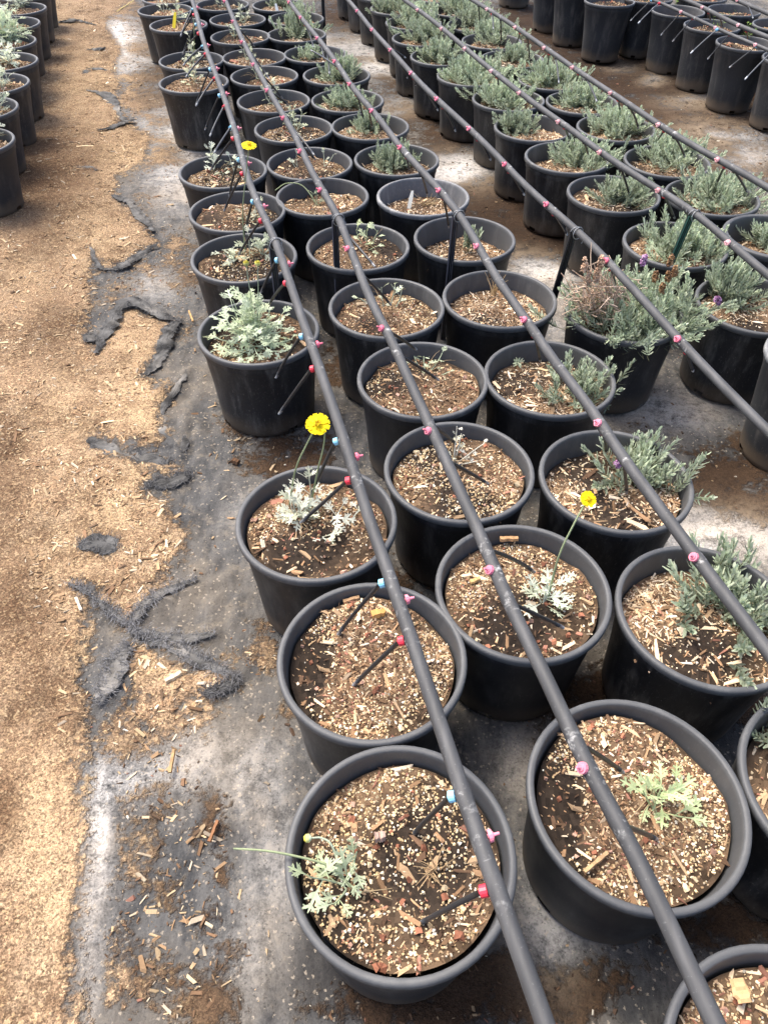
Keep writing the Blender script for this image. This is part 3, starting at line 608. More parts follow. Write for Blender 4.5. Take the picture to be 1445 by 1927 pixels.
def make_pots():
    cnt = {}
    rng = random.Random(4)
    for k, (x, y) in PP.items():
        c = k[0]
        if c == 'L': lab = 'black pot in the aisle overflowing with lavender and brown dried blooms'
        elif c == 'T': lab = 'tall dusty pot with worn pale rim, cut off by the right edge'
        else:
            i = cnt.get(c, 0); cnt[c] = i + 1
            nm = 'farthest' if k in ('A12', 'B15', 'C14', 'D14', 'E10', 'G10', 'H9', 'P3x') else ORD[i]
            lab = ('tall dusty black pot' if c in 'GPT' else 'black pot') + (' ' + HOLDS[k] if k in HOLDS else '') + ', ' + nm + ' in ' + COLN[c]
            if len(lab.split()) > 16: lab = ' '.join(lab.split()[:16])
        tall = c in 'GPT'
        bm, rm = POT_TALL if tall else POT_LEFT if c == 'H' else POT_RIB if k == 'E0' else POT
        sl = {'A': .105, 'B': .115, 'C': .16, 'D': .13, 'E': .13, 'L': .12, 'H': .10}.get(c, .12) + rng.uniform(-.015, .015)
        if k in ('C5', 'C6', 'E0'): sl = .2
        if k in ('A1', 'A2', 'B1', 'A3', 'B2'): sl = .10
        hp = (.94 if tall else .8)
        t = thing('nursery_pot', lab, 'plant pot', (x * S, y * S, 0), 0, 'black nursery pots set out in rows')
        dusty = tall or c == 'H'
        rot = rng.uniform(0, 2 * PI)
        b = bpy.data.objects.new('pot_body', bm); C.objects.link(b); b.parent = t; b.rotation_euler[2] = rot
        r = bpy.data.objects.new('pot_rim', rm); C.objects.link(r); r.parent = t; r.rotation_euler[2] = rot
        for o, mt in ((b, M['pot_dusty'] if dusty else M['pot']), (r, M['rim_worn'] if k in ('C6', 'T') else M['rim'])):
            if len(o.data.materials) == 0: o.data.materials.append(mt)
            o.material_slots[0].link = 'OBJECT'; o.material_slots[0].material = mt
        if k in ('C6', 'T'): r['label'] = 'whitish worn rim'
        if k in OWN: sm = soil_mesh(200 + sum(map(ord, k)), .437 * S, 1 if c == 'C' else 0, OWN[k])
        elif tall: sm = SOIL_TALL
        else: sm = SOIL[(1 if c in 'CDELE' else 0, rng.randrange(4))]
        so = bpy.data.objects.new('potting_mix', sm); C.objects.link(so); so.parent = t
        if len(sm.materials) == 0: sm.materials.append(M['mix'])
        so.location = (0, 0, (hp - sl) * S); so.rotation_euler[2] = 0 if k in OWN else rng.uniform(0, 2 * PI)
        if not tall and k not in OWN: so.scale = (1.01, 1.01, 1)
        POTS[k] = t; SOILZ[k] = (hp - sl) * S
make_pots()

# ------------------------------------------------------------------ silver leaved plants
SILV = np.array([.60, .64, .52])
def leaf(qb, base, az, el, L, droop, col, rng, lobes=3, roll=None):
    """pinnately lobed silvery leaf"""
    n = 9; p = np.array(base, float); e = el; C_ = [p.copy()]; Ts = []
    for i in range(n):
        d = np.array([math.cos(e) * math.cos(az), math.cos(e) * math.sin(az), math.sin(e)]); Ts.append(d)
        p = p + d * L / n; C_.append(p.copy()); e -= droop / n
    C_ = np.array(C_); Ts = np.array(Ts + [Ts[-1]])
    sd0 = np.array([-math.sin(az), math.cos(az), 0]); rl = rng.normal(0, .35) if roll is None else roll
    def frame(i):
        t = Ts[i]; u = nrm(np.cross(sd0, t)) * -1; u = u if u[2] > 0 else -u
        return t, nrm(sd0 * math.cos(rl) + u * math.sin(rl)), nrm(u * math.cos(rl) - sd0 * math.sin(rl))
    V = []; w0 = .042 * L
    wid = [.35, .35, .4, .6, 1.1, 1.2, 1.05, 1.1, .8, .3]
    for i in range(n + 1):
        t, s_, u = frame(i); w_ = w0 * wid[i]
        V += [C_[i] - s_ * w_ + u * w_ * .35, C_[i], C_[i] + s_ * w_ + u * w_ * .35]
    Fq = []
    for i in range(n):
        for k in (0, 1): Fq.append((i * 3 + k, i * 3 + k + 1, i * 3 + k + 4, i * 3 + k + 3))
    cc = np.tile(col, (len(Fq), 1)) * np.linspace(.9, 1.08, n).repeat(2)[:, None]
    qb.add(V, Fq, cc)
    for j, i in enumerate([4, 5, 7][:lobes]):
        for side in (-1, 1):
            t, s_, u = frame(i); ll = L * (.25, .29, .2)[j] * rng.uniform(.75, 1.2); ww = L * .038 * rng.uniform(.85, 1.2)
            o = C_[i] + t * rng.uniform(-.03, .03) * L + s_ * side * w0 * wid[i] * .6
            d = nrm(s_ * side * .85 + t * .75 + u * rng.uniform(-.05, .45)); b = nrm(np.cross(d, u))
            q = [o - b * ww * .8, o + b * ww * .8, o + d * ll * .5 + b * ww * 1.05, o + d * ll * .5 - b * ww * 1.05, o + d * ll * 1.0 + b * ww * .5 - u * ww * .5, o + d * ll * 1.0 - b * ww * .5 - u * ww * .5]
            qb.add(q, [(0, 1, 2, 3), (3, 2, 4, 5)], col * rng.uniform(.85, 1.15))
            # second small tooth on the lobe
            o2 = o + d * ll * .45; d2 = nrm(d * .6 + b * (1 if rng.random() < .5 else -1) * .8); b2 = nrm(np.cross(d2, u)); l2 = ll * .5
            qb.add([o2 - b2 * ww * .6, o2 + b2 * ww * .6, o2 + d2 * l2 + b2 * ww * .3, o2 + d2 * l2 - b2 * ww * .3], [(0, 1, 2, 3)], col * rng.uniform(.85, 1.12))

def flower_head(parent, pos, nrmv, R, rng):
    n_ = nrm(nrmv); a = nrm(np.cross(n_, [0.2, 1, 0.1])); b = np.cross(n_, a)
    q = QB()
    for layer, (np_, r0, r1, lift) in enumerate(((12, .25, 1.0, -.03), (11, .22, .88, .05), (8, .15, .55, .1))):
        for k in range(np_):
            th = 2 * PI * k / np_ + layer * .25 + rng.normal(0, .05); d = math.cos(th) * a + math.sin(th) * b; s_ = np.cross(n_, d)
            rr = R * r1 * rng.uniform(.92, 1.06); w_ = R * .24 * (1 - .25 * layer)
            lf = n_ * R * (lift + rng.normal(0, .03))
            c0 = np.array(pos) + d * R * r0 * .5 + n_ * R * .05 * layer
            V = [c0 - s_ * w_ * .35, c0 + s_ * w_ * .35, np.array(pos) + d * rr * .65 + s_ * w_ + lf, np.array(pos) + d * rr * .65 - s_ * w_ + lf,
                 np.array(pos) + d * rr + s_ * w_ * .75 + lf * .6, np.array(pos) + d * rr - s_ * w_ * .75 + lf * .6]
            q.add(V, [(0, 1, 2, 3), (3, 2, 4, 5)], np.array([.86, .66, .005]) * rng.uniform(.88, 1.08))
    h = q.build('flower_head', M['petal'], parent, False)
    dq = QB()
    m = 40; r = np.sqrt(rng.uniform(0, 1, m)) * R * .26; th = rng.uniform(0, 2 * PI, m)
    P = np.array(pos) + (r * np.cos(th))[:, None] * a + (r * np.sin(th))[:, None] * b + n_ * R * .28
    chips(dq, P, np.full((m, 3), R * .09), palette(m, [(.8, .5, .01), (.62, .36, .01), (.85, .62, .02)], [2, 1, 2], rng), .4, .3, rng)
    dq.build('flower_centre', M['petal'], h, False)
    cq = QB(); tube(cq, [np.array(pos) - n_ * R * .28, np.array(pos) - n_ * R * .1, np.array(pos) + n_ * R * .02], [R * .1, R * .26, R * .3], 10, (.42, .5, .3)); cq.build('calyx', M['leaf'], h)

GRP_S = 'silver leaved plants in the pots'
def silver_plant(k, label, stems, leafL=.045, col=SILV, flowers=(), buds=(), seed=0, lobes=3, droop=.5, extra_dry=0, bend=0.5):
    """stems: list of (px, py, azimuth, elevation, length, leaves) placed on the soil of pot k"""
    rng = np.random.default_rng(seed + sum(map(ord, k)) * 13)
    z = SOILZ[k] + .008
    base = np.mean([gp(s_[0], s_[1], z) for s_ in stems], axis=0)
    root = thing('silver_plant', label, 'plant', base, 0, GRP_S)
    lf = QB(); sts = {}
    for (px, py, az, el, L, nl) in stems:
        ky = next((q_ for q_ in sts if math.hypot(q_[0] - px, q_[1] - py) < 16), (px, py)); st = sts.setdefault(ky, QB())
        b = gp(px, py, z) - base + [0, 0, -.006]
        az = math.radians(az); el = math.radians(el); n = 7; p = b.copy(); pts = [p.copy()]; e = el
        for i in range(n):
            p = p + np.array([math.cos(e) * math.cos(az), math.cos(e) * math.sin(az), math.sin(e)]) * L / n; pts.append(p.copy()); e = e + bend * .12 + rng.normal(0, .04); az += rng.normal(0, .06)
        pts = np.array(pts); kb = gp(ky[0], ky[1], z) - base + [0, 0, -.010]; tube(st, np.concatenate([[kb], pts]), np.linspace(.0022, .0011, n + 2), 5, col * .95)
        ga = rng.uniform(0, 6.28)
        if k[0] == 'B' and k not in ('B1', 'B2', 'B3'): nl = max(2, int(nl * .7))
        for j in range(nl):
            u = (j + .7) / nl; i = u * n; i0 = min(int(i), n - 1); pp = pts[i0] + (pts[i0 + 1] - pts[i0]) * (i - i0)
            t = nrm(pts[i0 + 1] - pts[i0]); ga += 2.4 + rng.normal(0, .25)
            tz = math.asin(np.clip(t[2], -1, 1)); spread = 1.15 - .75 * u
            le = np.clip(tz * .8 * (1 if tz > .3 else 1) - spread * .45 + rng.normal(.1, .2), -.15, 1.35)
            la = ga if tz > .7 else (math.atan2(t[1], t[0]) + math.sin(ga) * 1.25)
            ll = (1.0 if k[0] == 'B' and k not in ('B1', 'B2') else 1.2) * leafL * rng.uniform(.65, 1.15) * (1.1 - .35 * u)
            c = col * rng.uniform(.8, 1.15) * (np.array([1.02, 1.03, .93]) if rng.random() < .35 else 1)
            leaf(lf, pp, la, le, ll, droop * rng.uniform(.3, 1.5), c, rng, lobes)
    lf.build('foliage', M['leaf'], root)
    for q_ in sts.values(): q_.build('stem', M['leaf'], root)
    for (pts, R, nv) in flowers:
        P = [np.array(q) - base for q in pts]; sp = spline(P, 6); q = QB()
        tube(q, sp, np.linspace(.0022, .0016, len(sp)), 6, np.array([.36, .42, .24])); fs = q.build('flower_stem', M['leaf'], root)
        if R > 0: flower_head(fs, sp[-1] + nrm(nv) * R * .2, nv, R, rng)
    for (pts, R) in buds:
        P = [np.array(q) - base for q in pts]; sp = spline(P, 5); q = QB()
        tube(q, sp, np.linspace(.0019, .0014, len(sp)), 6, np.array([.40, .46, .34])); fs = q.build('bud_stem', M['leaf'], root)
        d = nrm(sp[-1] - sp[-2]); q = QB(); e = sp[-1]
        tube(q, [e, e + d * R * .5, e + d * R * 1.2, e + d * R * 1.7], [R * .4, R, R * .95, R * .5], 10, np.array([[.42, .5, .38], [.6, .6, .25], [.85, .74, .12], [.88, .74, .1]])); q.build('bud', M['leaf'], fs)
    if extra_dry:
        q = QB()
        for i in range(extra_dry):
            a = rng.uniform(0, 2 * PI); p = rng.normal(0, .012, 3) * [1, 1, 0] + [0, 0, .002]; L = rng.uniform(.03, .09); d = np.array([math.cos(a), math.sin(a), rng.uniform(0, .35)]); s2 = np.array([-math.sin(a), math.cos(a), 0]) * rng.normal(0, .4)
            P = [p + d * L * u + s2 * L * u * u + np.array([0, 0, .012 * math.sin(3 * u)]) for u in np.linspace(0, 1, 5)]
            tube(q, P, np.linspace(.0011, .0005, 5), 4, np.array([.5, .38, .22]) * rng.uniform(.6, 1.1), False)
        q.build('dry_shoots', M['leaf'], root)
    return root

def ring(cx, cy, n, el, L, nl, a0=0, jit=12):
    r = random.Random(int(cx * 7 + cy)); return [(cx, cy, a0 + 360 * i / n + r.uniform(-jit, jit), el + r.uniform(-8, 8), L * r.uniform(.8, 1.15), nl) for i in range(n)]

yA1 = gp(650, 1650, SOILZ['A1'])
silver_plant('A1', 'small silver seedling with a yellowish stem reaching left over the nearest pot rim', [(655, 1660, 100, 70, .03, 6), (655, 1665, 175, 30, .075, 6), (655, 1665, 250, 25, .045, 4), (655, 1655, 60, 50, .06, 4)], .044, SILV * [.84, .90, .74], seed=1,
             flowers=[([gp(660, 1668, SOILZ['A1'] + .01), gp(620, 1630, SOILZ['A1'] + .035), gp(560, 1612, RIM + .01), gp(500, 1601, RIM + .015), gp(440, 1597, RIM)], 0, (0, 0, 1))],
             buds=[([gp(645, 1650, SOILZ['A1'] + .02), gp(625, 1592, SOILZ['A1'] + .05), gp(605, 1577, SOILZ['A1'] + .055), gp(586, 1577, SOILZ['A1'] + .055)], .0068)], lobes=3, extra_dry=3)
za = SOILZ['A3']; ya = gp(565, 975, za)[1]
silver_plant('A3', 'whitish silver plant with a large yellow daisy, beside the nearest hose', ring(560, 972, 5, 45, .035, 5) + [(556, 965, 110, 72, .07, 7), (585, 945, 80, 75, .09, 6), (615, 985, 20, 35, .06, 5), (650, 985, 40, 20, .05, 3), (600, 1000, 300, 15, .05, 4)], .048, SILV * [1.08, 1.04, 1.06], seed=3, extra_dry=10,
             flowers=[([gp(545, 950, za + .01), at_y(556, 885, ya + .01), at_y(578, 835, ya + .01), at_y(598, 800, ya)], .0245, (.05, -.55, 1)), ([gp(588, 935, za + .02), at_y(598, 885, ya + .02), at_y(609, 840, ya + .02), at_y(612, 800, ya + .008)], 0, (.35, -.5, 1))])
za = SOILZ['A4']; ya = gp(480, 640, za)[1]
silver_plant('A4', 'dense bushy silver plant filling its pot, two budded stems', ring(478, 648, 13, 15, .12, 6) + ring(478, 640, 11, 38, .128, 7, 20) + ring(478, 635, 7, 64, .13, 8, 40) + [(480, 632, 60, 84, .15, 8)], .054, SILV * [.95, 1.0, .9], seed=4, droop=.7,
             buds=[([gp(478, 640, za), at_y(474, 570, ya + .01), at_y(468, 530, ya), at_y(464, 500, ya)], .0085), ([gp(482, 640, za), at_y(486, 570, ya + .01), at_y(486, 530, ya), at_y(485, 500, ya)], .0085)])
za = SOILZ['A5']; ya = gp(461, 485, za)[1]
silver_plant('A5', 'sparse silver plant with one very tall stem and yellow flower', ring(440, 490, 4, 40, .05, 5) + ring(495, 478, 4, 55, .055, 5) + [(470, 480, 90, 60, .07, 5)], .05, SILV * [1, 1, .95], seed=5, extra_dry=6,
             flowers=[([gp(462, 488, za), at_y(459, 440, ya), at_y(457, 395, ya), at_y(463, 330, ya), at_y(469, 276, ya)], .023, (.1, -.2, 1))])
silver_plant('A6', 'wispy half dried silver plant behind the sparse flowering one', ring(470, 415, 3, 35, .045, 3) + [(480, 395, 60, 70, .06, 3)], .04, SILV * [1.05, 1.0, .9], seed=6, extra_dry=12)
silver_plant('A7', 'silver plant with one upright shoot, two clumps, in the left column', [(402, 315, 100, 86, .09, 8), (402, 318, 40, 60, .05, 5), (440, 318, 20, 55, .05, 5), (440, 318, 120, 50, .05, 5), (420, 325, 270, 30, .04, 3)], .045, SILV, seed=7, extra_dry=6)
silver_plant('A8', 'tall wispy silver plant leaning toward the hose, isolated pot', [(365, 155, 95, 84, .16, 9), (368, 158, 70, 70, .12, 7), (360, 158, 120, 60, .09, 6), (365, 160, 290, 40, .05, 3)], .045, SILV * [1, .98, .9], seed=8, extra_dry=6)
silver_plant('A9', 'tall thin silver plant with a long wispy stem in left column', [(365, 118, 90, 80, .14, 7), (362, 118, 60, 66, .1, 6), (370, 118, 130, 60, .09, 5)], .045, SILV * [1, .98, .92], seed=9, extra_dry=5,
             flowers=[([gp(364, 118, SOILZ['A9']), at_y(366, 70, 12.7 * S), at_y(364, 30, 12.7 * S)], 0, (0, 0, 1))])
silver_plant('A10', 'spiky silver plant standing beside the yellow plant tag', [(338, 42, 90, 80, .12, 7), (334, 44, 60, 60, .09, 6), (344, 44, 130, 62, .08, 5)], .05, SILV * [1, 1, .95], seed=10, extra_dry=4)
silver_plant('A11', 'loose silver plant just behind the yellow tagged pot', [(308, 20, 80, 70, .1, 6), (306, 20, 140, 60, .09, 6), (312, 20, 30, 55, .08, 5)], .05, SILV, seed=11)
silver_plant('B1', 'grey green lobed seedling in the pot under the second hose', [(1232, 1520, 80, 65, .06, 7), (1232, 1520, 30, 45, .06, 6), (1232, 1520, 150, 45, .05, 5), (1232, 1520, 330, 25, .05, 4)], .05, SILV * [.80, .88, .60], seed=21, extra_dry=8)
zb = SOILZ['B2']; yb = gp(1035, 1130, zb)[1]
silver_plant('B2', 'silver seedling with a long leaning stem and yellow flower', [(1022, 1138, 130, 50, .055, 5), (1022, 1138, 60, 62, .06, 6), (1026, 1138, 20, 40, .055, 5), (1022, 1140, 90, 70, .05, 4)], .046, SILV * [1.02, 1.02, 1.02], seed=22, extra_dry=4,
             flowers=[([gp(1030, 1130, zb + .01), at_y(1050, 1050, yb + .005), at_y(1080, 985, yb + .03), at_y(1105, 940, yb + .06)], .0165, (.12, -.5, 1))])
silver_plant('B3', 'whitish forked twiggy silver plant with fallen dry leaves', [(853, 868, 75, 72, .10, 5), (855, 868, 60, 66, .08, 4), (858, 870, 10, 42, .09, 4), (858, 872, 350, 22, .06, 3), (870, 895, 320, 8, .06, 2)], .03, SILV * [1.2, 1.1, 1.15], seed=23, extra_dry=10, bend=.2)
silver_plant('B4', 'low pale silver seedling behind the drip tube, orange leaf', [(800, 700, 100, 40, .05, 6), (810, 695, 30, 40, .06, 6), (805, 705, 340, 15, .07, 5), (795, 695, 150, 40, .05, 5)], .042, SILV * [.95, 1.0, .85], seed=24, extra_dry=6)
silver_plant('B5', 'silver plant with one yellowing leaf behind the second hose', [(722, 572, 120, 60, .06, 5), (735, 572, 50, 65, .07, 6), (745, 575, 20, 60, .06, 5), (700, 570, 180, 25, .05, 3)], .045, SILV * [.98, 1.0, .92], seed=25, extra_dry=4)
silver_plant('B6', 'silver plant with a yellow brown leaf beside black stake', [(690, 462, 90, 70, .08, 6), (685, 465, 140, 45, .07, 6), (695, 465, 30, 50, .07, 5), (690, 468, 320, 25, .05, 4)], .052, SILV * [.9, .95, .75], seed=26, extra_dry=6)
silver_plant('B7', 'small silver plant with a thin arching dry twig', [(597, 385, 100, 65, .06, 5), (595, 385, 140, 50, .05, 4), (600, 386, 40, 60, .05, 4)], .042, SILV * [.85, .92, .75], seed=27, extra_dry=6,
             flowers=[([gp(598, 386, SOILZ['B7']), gp(570, 350, SOILZ['B7'] + .05), gp(540, 345, SOILZ['B7'] + .06), gp(518, 358, SOILZ['B7'] + .06)], 0, (0, 0, 1))])
silver_plant('B8', 'two little silver clumps in one pot of the middle column', [(560, 315, 100, 65, .05, 5), (558, 316, 150, 50, .05, 4), (610, 308, 90, 78, .06, 5), (612, 310, 20, 40, .06, 4)], .045, SILV * [1, 1, .95], seed=28, extra_dry=6)
for k, px, py, s_, lb in (('B9', 555, 243, 29, 'silver plant standing tall against the second hose'), ('B10', 512, 192, 30, 'sparse silver plant with pale leaf tips by the hose'), ('B11', 490, 145, 31, 'low grey silver plant sprawling in its pot'), ('B12', 468, 112, 32, 'silver plant with paired leaves half behind the hose'), ('B13', 440, 70, 33, 'broad silver leaved plant left of the second hose'), ('B14', 455, 38, 34, 'pale silver plant leaning right near the far hose'), ('B15', 418, 12, 35, 'farthest pale silver tuft in the middle column')):
    r = random.Random(s_)
    silver_plant(k, lb, [(px + r.uniform(-8, 8), py + r.uniform(-3, 3), a, e, l, 6) for a, e, l in ((100, 70, .09), (40, 60, .08), (150, 50, .07), (330, 35, .05), (80, 80, .1))], .05, SILV * [1, 1, .93] * r.uniform(.85, 1.05), seed=s_, extra_dry=5)
for k, px, py, s_, n, lb in (('H1', -14, 262, 51, 4, 'silver shoot peeping in at the edge, nearest left pot'), ('H2', -4, 210, 52, 5, 'silver plant cut by the left edge, second left pot'), ('H3', 5, 165, 53, 5, 'whitish silver plant in the third left pot'), ('H4', 18, 120, 54, 6, 'low silver plant with broad leaves in the fourth left pot'), ('H6', 8, 42, 56, 6, 'grey silver plant partly hidden behind the overflowing one'), ('H7', 40, 14, 57, 8, 'upright silver plant in the far left row pot')):
    r = random.Random(s_)
    silver_plant(k, lb, ring(px, py, n, 50, .09, 6) + [(px, py, 90, 80, .1, 6)], .06, SILV * r.uniform(.9, 1.05), seed=s_, extra_dry=4)
silver_plant('H5', 'large pale silver plant spilling over its pot at left edge', ring(15, 76, 9, 20, .16, 9) + ring(15, 74, 8, 45, .15, 9, 20) + ring(15, 72, 4, 70, .13, 9), .07, SILV * [.98, 1.02, .93], seed=55, droop=.6)

# ------------------------------------------------------------------ lavender
LAV = np.array([.40, .465, .32])
GRP_L = 'lavender plants in the pots'
def lavender_mesh(seed, n, R, Hh, leafL=.024, leafW=.0056, el=(6, 86), node=.0062, base_r=.036, col=LAV, side=None, extra=None):
    rng = np.random.default_rng(seed); lf = QB(); st = QB()
    Vs, Fs, Cs = [], [], []; nv = 0
    for s_ in range(n + (extra[0] if extra else 0)):
        if s_ == n: _, R, Hh, el, side = extra
        az = rng.uniform(0, 2 * PI) if side is None else rng.normal(side[0], side[1]); e = math.radians(rng.uniform(*el))
        L = math.hypot(R * math.cos(e), Hh * math.sin(e)) * rng.uniform(.78, 1.04)
        p = np.array([rng.normal(0, base_r), rng.normal(0, base_r), -.004]); m = max(5, int(L / node)); pts = [p.copy()]; ts = []
        ee = e * .6 if e < .9 else e
        for i in range(m):
            d = np.array([math.cos(ee) * math.cos(az), math.cos(ee) * math.sin(az), math.sin(ee)]); ts.append(d); p = p + d * L / m; pts.append(p.copy())
            ee += (.75 - ee * .35) / m * rng.uniform(.6, 1.4); az += rng.normal(0, .03)
        pts = np.array(pts); tube(st, np.concatenate([[[0, 0, -.012]], pts[::max(1, m // 6)]]), .0012, 4, np.array([.2, .2, .12]), False)
        br = rng.uniform(.8, 1.15); g0 = rng.uniform(0, PI)
        i0 = int(m * rng.uniform(.12, .35))
        for i in range(i0, m + 1):
            t = ts[min(i, m - 1)]; a = nrm(np.cross(t, [.1, .2, 1])); b = np.cross(t, a); u = i / m
            tip = i >= m - 1
            for q in range(4 if (i % 2 == 0 or tip) else 2):
                th = g0 + (i % 2) * PI / 2 + q * PI + (q > 1) * (PI / 2) + rng.normal(0, .25)
                o = math.cos(th) * a + math.sin(th) * b
                open_ = 1.12 - .55 * u + rng.normal(0, .14) - (.35 if q > 1 else 0); d = nrm(t * math.cos(open_) + o * math.sin(open_) + np.array([0, 0, .15]))
                l = leafL * rng.uniform(.65, 1.15) * (1 - .45 * max(0, u - .75) / .25) * (.6 if q > 1 else 1); w_ = leafW * rng.uniform(.8, 1.15) * .5
                sd = nrm(np.cross(d, o + t * .01)); up = np.cross(sd, d); P0 = pts[i]
                c1 = P0 + d * l * .5 + up * l * .03; c2 = P0 + d * l - up * l * rng.uniform(-.02, .16)
                Vs += [P0 - sd * w_ * .4, P0 + sd * w_ * .4, c1 + sd * w_, c1 - sd * w_, c2 + sd * w_ * .45, c2 - sd * w_ * .45]
                Fs += [(nv, nv + 1, nv + 2, nv + 3), (nv + 3, nv + 2, nv + 4, nv + 5)]; nv += 6
                k = br * rng.uniform(.78, 1.2) * (.82 + .3 * u); cc = col * k * (np.array([1.1, 1.04, 1.12]) if rng.random() < .3 else 1)
                Cs += [cc * .95, cc * 1.05]
    lf.add(Vs, Fs, np.array(Cs))
    return lf.mesh('foliage', False), st.mesh('stem')
LM = {}
def lavender(k, label, px, py, mesh, scale=1.0, rz=0.0, dz_=0.0):
    z = SOILZ[k] + .006 + dz_; b = gp(px, py, z); scale *= 1.1 if k[0] in 'DE' else 1.0
    t = thing('lavender_plant', label, 'lavender', b, rz, GRP_L); t.scale = (scale,) * 3
    for nm, me in zip(('foliage', 'stem'), mesh):
        o = bpy.data.objects.new(nm, me); C.objects.link(o); o.parent = t
        if len(me.materials) == 0: me.materials.append(M['leaf'])
    return t
def spike(parent, pos, d, L, col, nm='flower_spike', seed=0, R=.0075):
    rng = np.random.default_rng(seed); n = 70; u = rng.uniform(0, 1, n); d = nrm(d); a = nrm(np.cross(d, [.3, 1, .2])); b = np.cross(d, a); th = rng.uniform(0, 2 * PI, n)
    r = R * np.sqrt(np.clip(np.sin(PI * np.clip(u * .9 + .1, 0, 1)), .15, 1)) * rng.uniform(.5, 1, n)
    P = np.array(pos) + u[:, None] * d * L + r[:, None] * (np.cos(th)[:, None] * a + np.sin(th)[:, None] * b)
    q = QB(); chips(q, P, np.stack([np.full(n, .0065), np.full(n, .0032), np.full(n, .003)], 1) * rng.uniform(.6, 1.3, (n, 1)), palette(n, col, [1] * len(col), rng, .3), .7, .3, rng)
    return q.build(nm, M['petal'], parent, False)
PURP = [(.42, .2, .38), (.55, .3, .5), (.25, .12, .22), (.6, .4, .55)]
BRN = [(.3, .17, .08), (.42, .26, .13), (.2, .1, .05)]
MED = [lavender_mesh(300 + i, 84, .115, .078) for i in range(5)]
DENSE = [lavender_mesh(320 + i, 120, .13, .088, base_r=.05) for i in range(3)]
SMALL = lavender_mesh(340, 16, .08, .10)
UPR = [lavender_mesh(350 + i, 84, .10, .115, el=(10, 89)) for i in range(2)]
lavender('C0', 'small lavender at the right edge, front right column', 1470, 1400, SMALL, .9, .4)
lavender('C1', 'large open lavender with long leaves under the third hose', 1372, 1150, lavender_mesh(361, 56, .125, .095, .030, .0066, el=(6, 85), node=.0078, base_r=.045), 1.0, .2)
t = lavender('C2', 'lavender with a pink bloom and long shoots over the rim', 1195, 905, lavender_mesh(362, 44, .115, .09, .026, .0058, el=(6, 85), node=.007, base_r=.035, extra=(8, .145, .145, (35, 60), (.5, .22))), 1.0, 0)
zc = SOILZ['C2']; spike(t, at_y(1160, 880, gp(1195, 905, zc)[1] - .03) - np.array(t.location), (.1, .1, 1), .026, PURP, seed=1)
lavender('C3', 'lavender sprawling to the right behind the third hose', 1085, 735, lavender_mesh(364, 52, .10, .08, .024, .0052, el=(6, 80), base_r=.045), 1, 0)
lavender('C5', 'tiny upright lavender beside a black ribbed stake', 880, 470, lavender_mesh(365, 7, .035, .10, el=(60, 89), base_r=.012), 1, 0)
lavender('C7', 'rounded feathery lavender, solitary in right column of front bed', 742, 312, UPR[0], .85, 0)
for k, px, py, me, sc, rz, lb in (('C8', 690, 245, UPR[1], .72, 1.0, 'small upright lavender between two drip tubes'), ('C9', 652, 198, DENSE[0], .82, 2.0, 'bushy lavender tall as the pipe, right column'), ('C10', 640, 148, UPR[0], .95, 3.0, 'lavender leaning out under the pink double fitting'), ('C11', 585, 108, MED[1], .75, 4.0, 'low lavender at the left side of its pot'), ('C12', 562, 66, UPR[1], 1.1, 5.0, 'tall feathery lavender behind the low one'), ('C13', 560, 38, UPR[0], .9, 1.5, 'lavender beside a white plant tag'), ('C14', 525, 12, MED[2], .9, 2.5, 'farthest lavender in the front bed')):
    lavender(k, lb, px, py, me, sc, rz)
t = lavender('D1', 'lavender with a purple bloom hanging left, right edge', 1368, 560, lavender_mesh(366, 64, .12, .115, .025, .0056, el=(15, 85), base_r=.03), .95, .3)
spike(t, at_y(1312, 545, 5.7 * S) - np.array(t.location), (.5, .1, -.7), .035, PURP, seed=2, R=.009)
for k, px, py, me, sc, rz, lb in (('D2', 1283, 470, DENSE[1], .92, .5, 'lavender clump behind the green stake'), ('D3', 1175, 375, MED[0], .9, 1.2, 'low spreading lavender, its pot third in second bed'), ('D4', 1095, 305, DENSE[2], .85, 2.2, 'lavender clump on the right of bare bark'), ('D5', 970, 245, MED[3], .85, 3.3, 'lavender leaning over the left rim, bark showing right'), ('D6', 945, 195, DENSE[0], .95, .9, 'lavender spilling right toward the next pot'), ('D7', 888, 150, DENSE[1], 1.05, 2.9, 'wide mounded lavender bulging past its rim'), ('D8', 830, 112, MED[4], 1.15, 4.4, 'broad lavender hiding most of its pot rim'), ('D9', 800, 72, DENSE[2], 1.0, 5.1, 'tall mounded lavender near the fourth hose'), ('D10', 782, 44, MED[1], 1.2, .3, 'lavender filling the far left column pot'), ('D11', 740, 20, DENSE[0], 1.0, 2.1, 'pale green lavender mound at the far end'),
                                   ('D12', 712, -8, MED[2], 1.0, 1.1, 'lavender tip at the top edge of the photo'), ('E0', 1455, 460, MED[0], .8, .2, 'lavender cut by the right edge in a ribbed pot'), ('E1', 1350, 378, DENSE[2], .95, 1.0, 'wide lavender filling the right column pot'), ('E2', 1262, 300, DENSE[1], .9, 2.6, 'rounded lavender right of the fourth hose'), ('E3', 1160, 245, DENSE[0], .92, 4.0, 'flat spreading lavender in the right column'), ('E4', 1095, 198, MED[4], 1.05, 5.0, 'lavender with drip tubes dropping into it'), ('E5', 1035, 155, DENSE[2], 1.0, .6, 'lavender merging with its neighbour in front'), ('E6', 968, 112, MED[3], .85, 1.7, 'small rounded lavender in an open pot'), ('E7', 925, 75, DENSE[1], 1.0, 2.7, 'dense lavender with a few purple tips'), ('E8', 895, 45, MED[0], 1.15, 3.7, 'lavender in the far right column'), ('E9', 860, 20, DENSE[0], 1.0, 4.7, 'greyish lavender close to the top edge')):
    lavender(k, lb + (', left column of second bed' if k[0] == 'D' and 'column' not in lb else ''), px, py, me, sc, rz)
